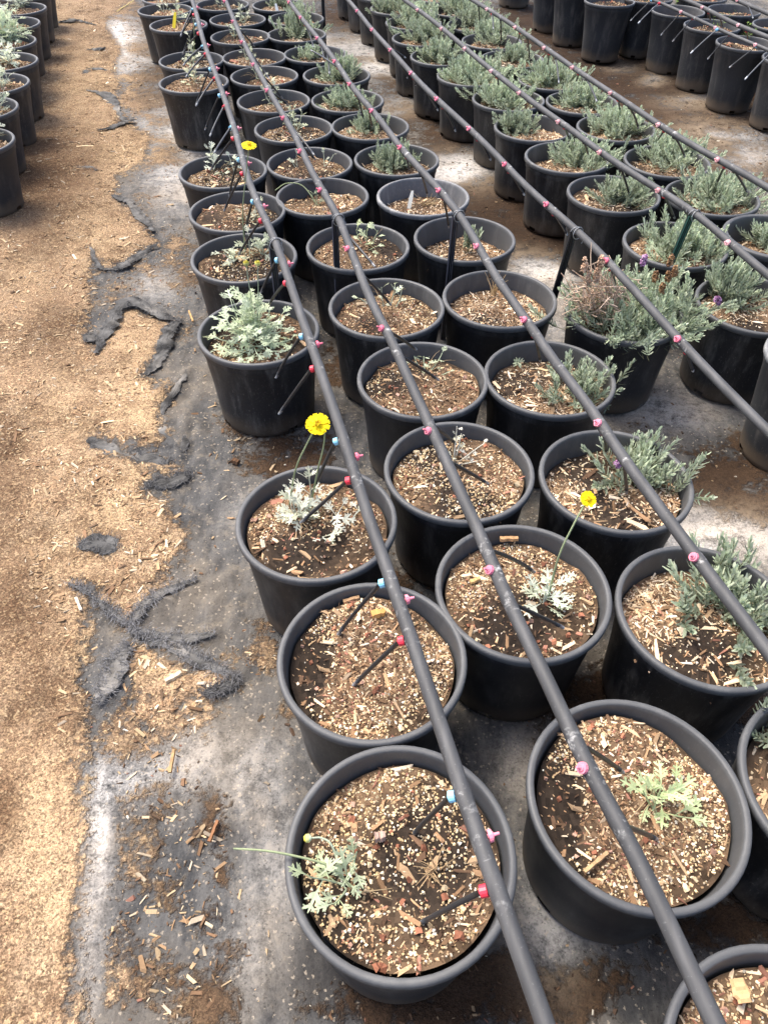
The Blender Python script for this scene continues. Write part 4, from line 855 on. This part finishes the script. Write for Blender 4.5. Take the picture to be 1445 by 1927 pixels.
# the big one in the aisle
t = lavender('L', 'huge lavender spilling over its pot, brown dried blooms at left', 1190, 600, lavender_mesh(370, 260, .145, .11, .025, .0056, el=(8, 88), base_r=.078, extra=(10, .19, .05, (0, 25), (-.45, .3))), 1.0, 0)
tl = np.array(t.location); yl = tl[1]
for i, (px, py) in enumerate(((1243, 552), (1268, 520), (1208, 500), (1255, 530), (1258, 500), (1230, 530))):
    spike(t, at_y(px, py, yl - .02 + .01 * i) - tl, (random.uniform(-.2, .2), 0, 1), .034, BRN if i != 2 else PURP, 'flower_spike', 10 + i, .009)
rng = np.random.default_rng(5); q = QB()
DC = at_y(1128, 560, yl - .055) - tl
for i in range(300):
    a = rng.uniform(1.6, 4.2); p = DC + np.array([.012, 0, -.012]) + rng.normal(0, .036, 3) * [1.2, .7, 1.0]; L = rng.uniform(.02, .06); e = rng.uniform(-.6, 1.3)
    d = np.array([math.cos(e) * math.cos(a), math.cos(e) * math.sin(a), math.sin(e)]); cv = rng.normal(0, .5, 3)
    P = [p + d * L * u + cv * L * u * u * .6 for u in np.linspace(0, 1, 4)]
    tube(q, P, np.linspace(.0022, .0011, 4), 4, np.array([.84, .66, .5]) * rng.uniform(.55, 1.15), False)
o = q.build('dried_growth', M['leaf'], t); o['label'] = 'tangle of brown dried shoots'
for i, (px, py) in enumerate(((1098, 500), (1128, 498), (1105, 525), (1120, 520))):
    spike(t, at_y(px, py + 12, yl - .07) - tl, (-.1, 0, 1), .045, [(.56, .38, .25), (.46, .29, .18), (.65, .48, .34)], 'dried_spike', 30 + i, .009)

# dead twig, green sprouts in the tall pots, straw
def sprig(name, label, k, px, py, n, L, col, cat='plant', el=(40, 88), thick=.0016, seed=0, leaves=0, group=None):
    rng = np.random.default_rng(seed); z = SOILZ[k] + .004; b = gp(px, py, z); root = thing(name, label, cat, b, 0, group); q = QB(); lq = QB()
    for i in range(n):
        a = rng.uniform(0, 2 * PI); e = math.radians(rng.uniform(*el)); l = L * rng.uniform(.5, 1.1); d = np.array([math.cos(e) * math.cos(a), math.cos(e) * math.sin(a), math.sin(e)]); cv = rng.normal(0, .3, 3)
        P = np.array([d * l * u + cv * l * u * u * .5 for u in np.linspace(0, 1, 6)]); P[:, :2] += rng.normal(0, .006, 2)
        tube(q, P, np.linspace(thick, thick * .4, 6), 4, np.array(col) * rng.uniform(.75, 1.2), False)
        for j in range(leaves): leaf(lq, P[2 + j % 4], rng.uniform(0, 6.28), rng.uniform(0, 1), .03, .5, np.array([.22, .34, .08]) * rng.uniform(.8, 1.3), rng, 1)
    q.build('stem', M['leaf'], root)
    if leaves: lq.build('foliage', M['leaf'], root)
sprig('dead_twig', 'pale dead straw twig standing in bare bark mix', 'C4', 930, 555, 14, .09, (.55, .42, .24), 'twig', (60, 89), .0015, 3)
sprig('dead_twig', 'flattened straw tuft beside the white tag in the worn rim pot', 'C6', 800, 385, 16, .07, (.5, .38, .22), 'twig', (5, 40), .0014, 4)
sprig('dead_twig', 'tangle of tan dry roots in the nearest pot right of the seedling', 'A1', 815, 1640, 16, .042, (.42, .3, .17), 'twig', (0, 55), .0013, 5)
for k, px, py, s_, lb in (('G7', 1150, 2, 61, 'green shoot in the lone tall pot at the top'), ('G5', 1268, 14, 62, 'leafy green shoots behind the thin hose'), ('G4', 1345, 55, 63, 'dry sprout with green leaf in a tall pot'), ('G3', 1402, 80, 64, 'bright green leafy sprout in tall pot at right edge'), ('G6', 1215, 6, 65, 'green leafy tuft at the top edge beside hanging tubes')):
    sprig('green_sprout', lb, k, px, py, 4, .1, (.2, .24, .1), 'plant', (40, 85), .002, s_, 4, 'green sprouts in the tall pots')

# ------------------------------------------------------------------ plant tags and little things
def plant_tag(label, px, py, k, h, w_, lean, col):
    b = gp(px, py, SOILZ[k]); q = QB(); n = 4; hw = w_ / 2
    V = []; 
    for i in range(n + 1):
        u = i / n; x = hw * (1 if u < .85 else .6); y = lean[1] * u * h + .002 * u * u; z = -.015 + u * (h + .015); ox = lean[0] * u * h
        V += [(-x + ox, y, z), (x + ox, y, z), (x + ox, y + .0012, z), (-x + ox, y + .0012, z)]
    Fq = []
    for i in range(n):
        for a in range(4): Fq.append((i * 4 + a, i * 4 + (a + 1) % 4, i * 4 + 4 + (a + 1) % 4, i * 4 + 4 + a))
    Fq.append((n * 4, n * 4 + 1, n * 4 + 2, n * 4 + 3))
    q.add(V, Fq, col); o = q.build('plant_tag', M['plastic'], None, False); o.location = b
    tag(o, label, 'plant tag', 'plant tags stuck in pots')
plant_tag('white plant tag leaning in the pot with the worn rim', 767, 397, 'C6', .06, .015, (.3, .75), (.72, .7, .6))
plant_tag('small yellow plant tag in a pot of the left column', 326, 56, 'A10', .085, .02, (.25, .5), (.85, .66, .02))
plant_tag('white plant tag against the back rim of a far lavender pot', 527, 38, 'C13', .085, .02, (-.3, .5), (.75, .75, .72))

def stick(label, a, b, w_, h, col, name='wood_stick', cat='stick', z0=.003, seed=0):
    A, B = gp(*a, z0), gp(*b, z0); c = (A + B) / 2; rng = np.random.default_rng(seed); n = 7
    P = np.array([A + (B - A) * u - c for u in np.linspace(0, 1, n)]); sd = nrm(np.cross(B - A, [0, 0, 1])); V = []
    for i in range(n):
        ww = w_ * .5 * rng.uniform(.75, 1.1); hh = h * rng.uniform(.8, 1.2)
        V += [P[i] - sd * ww, P[i] + sd * ww, P[i] + sd * ww * .7 + [0, 0, hh], P[i] - sd * ww * .7 + [0, 0, hh]]
    Fq = [(i * 4 + k, i * 4 + (k + 1) % 4, i * 4 + 4 + (k + 1) % 4, i * 4 + 4 + k) for i in range(n - 1) for k in range(4)] + [(3, 2, 1, 0), (n * 4 - 4, n * 4 - 3, n * 4 - 2, n * 4 - 1)]
    q = QB(); q.add(V, Fq, np.array(col) * rng.uniform(.8, 1.15, (len(Fq), 1))); o = q.build(name, M['chip'], None, False); o.location = c
    tag(o, label, cat, 'sticks and bark pieces lying about')
stick('pale flat stick on the path right of the left pots', (145, 277), (177, 276), .014, .006, (.55, .42, .25))
stick('broad cream splinter near the crossed torn rags', (312, 1284), (342, 1266), .014, .007, (.62, .5, .33), seed=1)
stick('upright looking pale chip left of the crossed torn rags', (144, 1126), (154, 1150), .009, .006, (.66, .55, .4), seed=2)
stick('brown sliver standing by the bushy plant pot on weed cloth', (356, 586), (364, 606), .008, .006, (.5, .3, .13), seed=3)
stick('grey brown stick half buried near the frayed cloth edge', (320, 1455), (328, 1412), .008, .005, (.35, .22, .11), seed=4)
stick('long brown bark strip among crumbs at lower left', (394, 1585), (410, 1545), .009, .005, (.24, .12, .06), seed=5)
stick('thin yellow straw on the path at the top', (220, 22), (252, 2), .006, .005, (.62, .5, .2), seed=6)
z2 = SOILZ['B2'] + .012
stick('rounded tan bark piece against the back wall of its pot', (940, 1016), (974, 1015), .013, .007, (.4, .24, .12), 'bark_piece', 'bark', z2, 7)
stick('square golden chip left of the second hose', (884, 1097), (902, 1089), .012, .005, (.55, .36, .15), 'bark_piece', 'bark', z2, 8)
stick('rusty orange bark piece at the back of the perlite speckled pot', (699, 1159), (724, 1153), .019, .009, (.5, .27, .09), 'bark_piece', 'bark', SOILZ['A2'] + .01, 9)
stick('tan bark slab at the back left of the perlite speckled pot', (646, 1133), (676, 1125), .010, .005, (.38, .24, .13), 'bark_piece', 'bark', SOILZ['A2'] + .012, 10)
stick('long wood splinter left of the hose in seedling pot', (1098, 1642), (1142, 1605), .008, .005, (.42, .27, .14), 'bark_piece', 'bark', SOILZ['B1'] + .01, 11)
stick('pale pointed leaf lying in the pot at the bottom corner', (1385, 1842), (1402, 1888), .026, .004, (.5, .32, .16), 'fallen_leaf', 'leaf', SOILZ['B0'] + .014, 12)
stick('pinkish brown stone in the nearest pot', (705, 1577), (725, 1574), .016, .01, (.38, .27, .22), 'stone', 'stone', SOILZ['A1'] + .008, 13)
stick('dark bark crumb on the weed cloth beside the flower pot', (438, 868), (450, 872), .018, .01, (.1, .055, .03), 'bark_piece', 'bark', .003, 14)

# ------------------------------------------------------------------ irrigation pipes with drippers
PZ = RIM + .45 * S
PIPE = {
 1: [(362, 0), (385, 83), (416, 166), (443.5, 249), (471.6, 350.7), (517, 450), (559, 572), (596, 679), (617.4, 740), (664, 879), (681.4, 939), (752.5, 1138.6), (830.7, 1371), (910, 1610), (997.7, 1848)],
 2: [(424, 0), (460, 83), (504, 166), (551.4, 249), (590, 330), (636, 406), (657, 461.5), (699.7, 572), (735.6, 638.6), (780.3, 740), (820, 823), (870, 934), (921.5, 1044.5), (956, 1138.6), (1031.6, 1280), (1088.6, 1422.5), (1176, 1565), (1242, 1707.6), (1308, 1850)],
 3: [(542, 0), (563, 28), (628, 111), (665, 166), (711, 221), (755, 280), (821.5, 351), (870, 411.6), (929.4, 517), (987.5, 600), (1061.6, 706), (1108, 760), (1165, 852), (1234, 945), (1300, 1037), (1369.6, 1129.6), (1440, 1222)],
 4: [(655.5, 0), (698.4, 55), (751, 111), (799.5, 166), (859, 221.5), (920, 277), (1013.4, 375), (1085, 431), (1130.5, 480), (1195, 549.5), (1263, 622), (1285, 650), (1366.5, 734), (1440, 806)],
 5: [(762, 0), (799.5, 28), (867, 83), (932, 138), (1010, 200), (1073, 242), (1150, 301), (1244, 361), (1314, 403), (1373, 459), (1440, 515)],
 6: [(889, 0), (934, 28), (1005.6, 75.4), (1111, 151), (1190, 200), (1224, 224), (1296.5, 270), (1433, 347)],
 7: [(1228, 0), (1294.5, 29), (1373, 64), (1445, 94.5)], 8: [(1288, 0), (1328, 16.6), (1390, 49), (1445, 69.5)], 9: [(1384, 0), (1415, 12), (1445, 25)]}
# fittings: plugs (photo px) and drippers (px, py, tip px, tip py, colour)
PLUG = {1: [(930, 1568), (770, 1130), (675, 857), (600, 652), (549, 498), (506, 387), (478, 307), (453, 241), (429, 178), (414, 131), (398, 86), (384, 47), (375, 15)],
 2: [(1105, 1457), (927, 1070), (808, 817), (722, 627), (661, 472), (611, 361), (566, 289), (533, 227), (505, 173), (481, 126), (460, 83), (443, 43), (429, 6)],
 3: [(1312, 1055), (1130, 800), (1000, 608), (906, 467), (827, 361), (761, 282), (708, 214), (664, 162), (629, 119), (593, 76), (565, 37), (545, 8)],
 4: [(1438, 830), (1271, 645), (1142, 494), (1036, 391), (951, 313), (886, 246), (829, 190), (779, 140), (737, 97), (703, 60), (671, 24)],
 5: [(1375, 460), (1240, 361), (1139, 287), (1050, 230), (975, 179), (919, 137), (864, 94), (817, 57), (779, 21)],
 6: [(1343, 305), (1234, 238), (1150, 178), (1075, 130), (1015, 92), (960, 54), (915, 19)], 7: [(1297, 23), (1365, 52), (1437, 84)], 8: [(1323, 16), (1392, 48)], 9: [(1386, 2)]}
R_, B_, K_ = (.72, .035, .06), (.25, .58, .78), (.045, .047, .05)
DRIP = {1: [(851, 1493, 778, 1570, B_), (910, 1667, 790, 1738, R_), (716, 1092, 637, 1193, B_), (755, 1208, 667, 1288, R_), (630, 830, 583, 940, B_), (655, 908, 568, 982, R_), (567, 636, 521, 709, B_), (585, 696, 527, 777, R_), (520, 488, 492, 550, B_), (532, 534, 508, 570, R_),
            (483, 380, 458, 445, B_), (492, 413, 451, 477, R_), (455, 302, 432, 368, B_), (461, 328, 423, 395, R_), (433, 238, 404, 287, B_), (440, 259, 398, 318, R_), (414, 179, 387, 243, B_), (421, 199, 396, 255, R_), (398, 130, 370, 194, B_), (403, 148, 370, 198, R_), (383, 86, 346, 122, B_), (389, 101, 351, 144, R_), (370, 45, 346, 98, B_), (376, 62, 345, 101, R_), (362, 17, 341, 66, B_), (366, 28, 341, 68, R_)],
 2: [(1095, 1383, 1170, 1452, B_), (1172, 1542, 1233, 1578, R_), (928, 1028, 1003, 1075, B_), (974, 1130, 1057, 1180, R_), (817, 788, 857, 835, B_), (848, 860, 916, 909, R_), (736, 612, 782, 657, B_), (758, 658, 823, 714, R_), (655, 425, 704, 500, B_), (688, 505, 734, 572, R_), (618, 340, 650, 420, B_),
     (568, 262, 592, 299, K_), (544, 222, 590, 290, K_), (517, 163, 540, 196, K_), (495, 130, 531, 184, K_), (470, 78, 506, 147, K_), (452, 44, 478, 86, K_)],
 3: [(1172, 862, 1178, 926, K_), (1134, 809, 1140, 850, R_), (1052, 695, 1056, 722, K_), (1006, 627, 1016, 679, R_), (945, 535, 957, 562, K_), (916, 495, 922, 524, K_), (826, 367, 844, 427, R_), (790, 320, 804, 366, K_), (763, 290, 770, 318, R_), (708, 222, 716, 246, R_), (690, 200, 700, 238, K_), (668, 172, 684, 224, R_), (646, 140, 652, 168, K_), (628, 125, 586, 95, R_), (610, 95, 620, 138, K_), (592, 80, 610, 110, R_), (566, 42, 590, 88, R_), (548, 14, 566, 50, R_)],
 4: [(1277, 655, 1303, 698, R_), (1145, 503, 1158, 544, R_), (1038, 396, 1066, 441, R_), (957, 316, 985, 366, R_), (896, 258, 922, 300, R_), (835, 197, 856, 246, R_), (800, 165, 823, 207, K_), (778, 143, 782, 160, R_), (750, 112, 766, 146, K_), (722, 82, 762, 108, K_)],
 5: [(1054, 236, 1069, 258, R_), (1088, 264, 1106, 290, K_), (1166, 312, 1183, 364, K_), (1243, 366, 1268, 410, R_), (1290, 392, 1296, 425, K_), (924, 142, 938, 160, R_), (846, 68, 860, 80, K_)],
 6: [(1345, 313, 1349, 343, R_), (1377, 320, 1404, 360, K_), (1235, 243, 1238, 262, R_), (1262, 252, 1287, 294, K_), (1153, 184, 1166, 206, R_), (1178, 198, 1200, 240, K_), (1077, 135, 1084, 152, R_), (1099, 146, 1122, 190, K_), (1018, 97, 1030, 122, R_), (1035, 105, 1051, 155, K_), (962, 58, 972, 80, R_), (978, 68, 996, 110, K_), (917, 24, 928, 54, R_), (930, 34, 943, 78, K_), (895, 8, 902, 40, K_)],
 7: [(1230, 7, 1201, 43, R_), (1270, 25, 1244, 65, B_), (1293, 35, 1266, 77, R_), (1338, 55, 1300, 99, B_), (1362, 65, 1332, 110, R_), (1413, 88, 1373, 126, B_), (1440, 100, 1402, 148, R_), (1212, 2, 1187, 38, B_)],
 8: [(1328, 20, 1336, 38, R_), (1348, 30, 1358, 50, K_), (1395, 55, 1406, 76, R_)], 9: [(1402, 10, 1416, 34, K_)]}
PLAB = {1: 'nearest dark irrigation hose with red and blue drippers over the left column', 2: 'second dark irrigation hose from the left, over the middle column', 3: 'third dark irrigation hose, between the middle and right columns of front bed', 4: 'fourth dark hose hanging over the aisle, its tubes dangling free', 5: 'fifth dark hose over the left column of the second bed', 6: 'sixth dark hose along the right side of the second bed', 7: 'thin light grey hose with pale tipped tubes hanging before tall pots', 8: 'dark hose just behind the thin grey one at top right', 9: 'farthest hose crossing the extreme top right corner'}
def cyl(qb, a, d, L, r0, r1, seg, col):
    tube(qb, [a, a + d * L], [r0, r1], seg, col)
PIPEAT = {}
def make_pipe(i):
    rng = np.random.default_rng(900 + i)
    pr = (.0121 if i < 4 else .0113) if i != 7 else .0085
    P = np.array([gp(a, b, PZ) for a, b in PIPE[i]])
    d0 = nrm(P[1] - P[3 if len(P) > 3 else 2]) ; d0 = nrm((P[0] - P[-1])); d1 = -d0
    P = np.concatenate([[P[0] + d0 * 5, P[0] + d0 * 2.], P, [P[-1] + d1 * .6, P[-1] + d1 * 2.4]])
    Q = spline(P, 10)
    seg_l = np.concatenate([[0], np.cumsum(np.linalg.norm(np.diff(Q, axis=0), axis=1))])
    s_new = np.arange(0, seg_l[-1], .016); Q = np.stack([np.interp(s_new, seg_l, Q[:, k]) for k in range(3)], 1)
    kern = np.exp(-(np.arange(-30, 31) / (7.0 if i < 4 else 13.0)) ** 2); kern /= kern.sum()
    pad = np.concatenate([np.repeat(Q[:1], 30, 0) + (Q[0] - Q[1]) * np.arange(30, 0, -1)[:, None], Q, np.repeat(Q[-1:], 30, 0) + (Q[-1] - Q[-2]) * np.arange(1, 31)[:, None]])
    Q = np.stack([np.convolve(pad[:, k], kern, 'valid') for k in range(3)], 1)
    Q[:, 2] += .0015 * np.sin(s_new * 5 + i)
    root = thing('irrigation_pipe', PLAB[i], 'hose', (0, 0, 0), 0, 'irrigation hoses strung over the pots')
    axis = nrm(Q[-1] - Q[0]); side = nrm(np.cross(axis, [0, 0, 1]))      # points to the left in the photo
    if side[0] > 0: side = -side
    up = np.array([0, 0, 1.0])
    def near(px, py):
        p = gp(px, py, PZ); k = np.argmin(((Q - p) ** 2).sum(1)); return Q[k], nrm(Q[min(k + 1, len(Q) - 1)] - Q[max(k - 1, 0)]), p
    PIPEAT[i] = near
    fits = []
    for (px, py) in PLUG[i]:
        q, tdir, p = near(px, py)
        if i == 1: d = nrm(-side + up * .12)
        elif i in (2,): d = nrm(side * .8 + up * .55)
        elif i in (3, 4): d = nrm(side * .75 + up * .6 - axis * .0)
        else: d = nrm(side * .9 + up * .3)
        fits.append(q); m = QB(); a = q + d * pr * .75
        col = np.array([.76, .15, .22]) if i < 5 else np.array([.72, .34, .34])
        col = col * rng.uniform(.85, 1.12) + np.array([.06, .1, .1]) * rng.uniform(0, 1)
        cyl(m, a, d, .0045, .0034, .0034, 8, col); cyl(m, a + d * .004, d, .0055, .0090, .0085, 14, col); cyl(m, a + d * .0095, d, .002, .006, .005, 12, col * .95)
        cyl(m, a + d * .0112, d, .0085, .0026, .002, 8, col * 1.05)
        b = np.cross(d, tdir); cyl(m, a + d * .0068 - b * .0095, b, .019, .0018, .0018, 6, col)
        m.build('plug', M['plastic'], root, False)
    for (px, py, tx, ty, col) in DRIP[i]:
        q, tdir, p = near(px, py); best = None
        for z in np.linspace(.03, PZ - .02, 160):
            tp = gp(tx, ty, z); e = abs(np.linalg.norm(tp - q) - .218)
            if best is None or e < best[0]: best = (e, tp)
        tp = best[1]; d = nrm(tp - q); fits.append(q)
        dh = np.array([d[0], d[1], 0]); dh = nrm(dh - tdir * (dh @ tdir) * .7); hd = nrm(dh + d * .5) if i in (1, 7) else nrm(d + np.array([0, 0, -.5])); a = q + hd * pr * (.68 if i in (1, 7) else .3)
        m = QB(); c = np.array(col)
        cyl(m, a, hd, .006, .0045, .0045, 8, c); cyl(m, a + hd * .004, hd, .0095, .0085, .0085, 14, c); cyl(m, a + hd * .0115, hd, .004, .0042, .0036, 8, c * .9)
        e = m.build('dripper', M['plastic'], root, False)
        A = a + hd * .012; L = np.linalg.norm(tp - A); sag = np.array([0, 0, -.012 * rng.uniform(.3, 1.2)]) + side * rng.normal(0, .004)
        n = 9; TP = np.array([A + (tp - A) * u + (sag * -1) * 4 * u * (1 - u) * .35 for u in np.linspace(0, .93, n)])
        tq = QB(); tube(tq, TP, .0041 if i != 7 else .0032, 8, (.022, .024, .027) if i != 7 else (.09, .095, .1)); tb = tq.build('drip_tube', M['tubing'], e)
        eq = QB(); tube(eq, [TP[-1] - d * .001, tp - d * .004, tp + d * .006], [.0039, .0039, .003], 8, (.5, .52, .53) if i in (7, 4) else (.2, .21, .22)); eq.build('tube_tip', M['plastic'], e)
    fits = np.array(fits)
    dm = np.sqrt(((Q[:, None, :] - fits[None]) ** 2).sum(2)).min(1)
    lime = np.exp(-(dm / .017) ** 2) * .85
    rad = pr * (1 + .05 * np.exp(-(dm / .012) ** 2))
    pq = QB(); tube(pq, Q, rad, 14, np.stack([lime, lime, lime], 1)); pq.build('pipe_run', M['pipe'], root)
for i in PIPE: make_pipe(i)

# ------------------------------------------------------------------ stakes
def stake(label, pipe, px, py, foot=(0, 0), col=(.018, .019, .022), ridge=(.11, .11, .125), wrap=3, z1=None, g=None):
    if pipe: q, td, _ = PIPEAT[pipe](px, py); top = q + np.array([-.012, 0, -.004]); 
    else: q = None; g0 = gp(px, py, 0); top = np.array([g0[0], g0[1], z1]); td = np.array([0, 1, 0])
    base = np.array([top[0] + foot[0], top[1] + foot[1], -.05])
    root = thing('support_stake', label, 'stake', (base[0], base[1], 0), 0, 'stakes holding up the hoses')
    off = np.array([base[0], base[1], 0]); A, B = base - off, top - off; ax = nrm(B - A); s_ = nrm(np.cross(ax, [0, 1, .0])); f_ = np.cross(s_, ax)
    if f_[1] > 0: f_ = -f_
    prof = [(-.0105, .004), (-.0105, -.003), (-.0065, -.004), (-.005, 0), (-.001, .0005), (0, -.003), (.001, .0005), (.005, 0), (.0065, -.004), (.0105, -.003), (.0105, .004), (.003, .006), (-.003, .006)]
    ridge_f = {2: 1, 5: 1, 4: 1, 8: 1}
    n = 8; V = []; K = len(prof)
    for i in range(n):
        p = A + (B - A) * i / (n - 1)
        for x, y in prof: V.append(p + s_ * x - f_ * y)
    Fq, cc = [], []
    for i in range(n - 1):
        for k in range(K):
            Fq.append((i * K + k, i * K + (k + 1) % K, (i + 1) * K + (k + 1) % K, (i + 1) * K + k)); cc.append(ridge if k in ridge_f else col)
    qb = QB(); qb.add(V, Fq, np.array(cc)); qb.build('stake_bar', M['tubing'], root, False)
    if wrap:
        m = QB(); c = q - off; a = nrm(np.cross(td, [0, 0, 1])); u = np.cross(a, td)
        for w_ in range(wrap):
            th = np.linspace(0, 2 * PI, 22); tilt = (w_ - 1) * .35
            P = [c + td * (.007 * (w_ - wrap / 2) + .004 * math.sin(t + w_) + .006 * tilt * math.cos(t)) + (a * math.cos(t) * (.017 + .001 * w_) + u * math.sin(t) * (.0155 + .001 * w_)) + np.array([0, 0, -.003]) for t in th]
            tube(m, P, .0012, 5, np.array([.28, .29, .29]) if w_ != 1 else np.array([.03, .03, .03]), False)
        tube(m, [c + a * -.015 + u * .0, c + a * -.02 - u * .02 + td * .01, c + a * -.014 - u * .034 + td * .012], .0011, 5, (.3, .31, .31))
        m.build('wire_tie', M['wire'], root)
stake('black ribbed stake tied under the nearest hose behind the bushy plant', 1, 519, 455, (0, -.01))
stake('black ribbed stake tied to the second hose', 2, 638, 412, (0, .0))
stake('black ribbed stake tied to the third hose', 3, 867, 404, (-.012, 0))
stake('plain dark leaning stake tied to the fourth hose in the aisle', 4, 1096, 436, (-.045, .02), (.014, .015, .017), (.03, .031, .034))
stake('dark green leaning stake tied to the fifth hose among lavender', 5, 1314, 404, (-.06, .0), (.012, .018, .017), (.06, .17, .12))
for px, py, z1, lb in ((613, 120, .75, 'tall bare black post right of the far front bed'), (518, 66, .8, 'thin black post rising behind the far right column'), (419, 52, .8, 'thin black post behind the far middle column pots'), (697, 55, .8, 'black post at the top between the two beds')):
    stake(lb, None, px, py, (0, 0), wrap=0, z1=z1, ridge=(.03, .03, .034))

# ------------------------------------------------------------------ light, sky, camera
SUN_EL, SUN_AZ = math.radians(62), math.radians(-50)     # azimuth from +Y toward +X
w = bpy.data.worlds.new('World'); bpy.context.scene.world = w; w.use_nodes = True
nt = w.node_tree; bg = nt.nodes['Background']; sky = nt.nodes.new('ShaderNodeTexSky'); sky.sky_type = 'NISHITA'; sky.sun_disc = False
sky.sun_elevation = SUN_EL; sky.sun_rotation = SUN_AZ; sky.air_density = .6; sky.dust_density = 4.0; sky.ozone_density = .5
nt.links.new(sky.outputs[0], bg.inputs[0]); bg.inputs[1].default_value = .15
sd = bpy.data.lights.new('sun', 'SUN'); sd.energy = 1.35; sd.angle = math.radians(25); sd.color = (1, .95, .86)
so = bpy.data.objects.new('sun', sd); C.objects.link(so)
dirv = Vector((math.sin(SUN_AZ) * math.cos(SUN_EL), math.cos(SUN_AZ) * math.cos(SUN_EL), math.sin(SUN_EL)))
so.rotation_euler = (-dirv).to_track_quat('-Z', 'Y').to_euler(); so.location = (0, 0, 8)

cd = bpy.data.cameras.new('camera'); cam = bpy.data.objects.new('camera', cd); C.objects.link(cam)
cd.sensor_fit = 'VERTICAL'; cd.sensor_height = 36; cd.lens = 36 * F / H; cd.clip_start = .02; cd.clip_end = 500
mw = Matrix.Identity(4)
for r in range(3):
    mw[r][0] = RGT[r]; mw[r][1] = UPV[r]; mw[r][2] = -FWD[r]; mw[r][3] = ORG[r]
cam.matrix_world = mw
sc = bpy.context.scene; sc.camera = cam
sc.view_settings.view_transform = 'Standard'; sc.view_settings.look = 'None'; sc.view_settings.gamma = 1; sc.view_settings.use_curve_mapping = False
sc.view_settings.exposure = 1.68
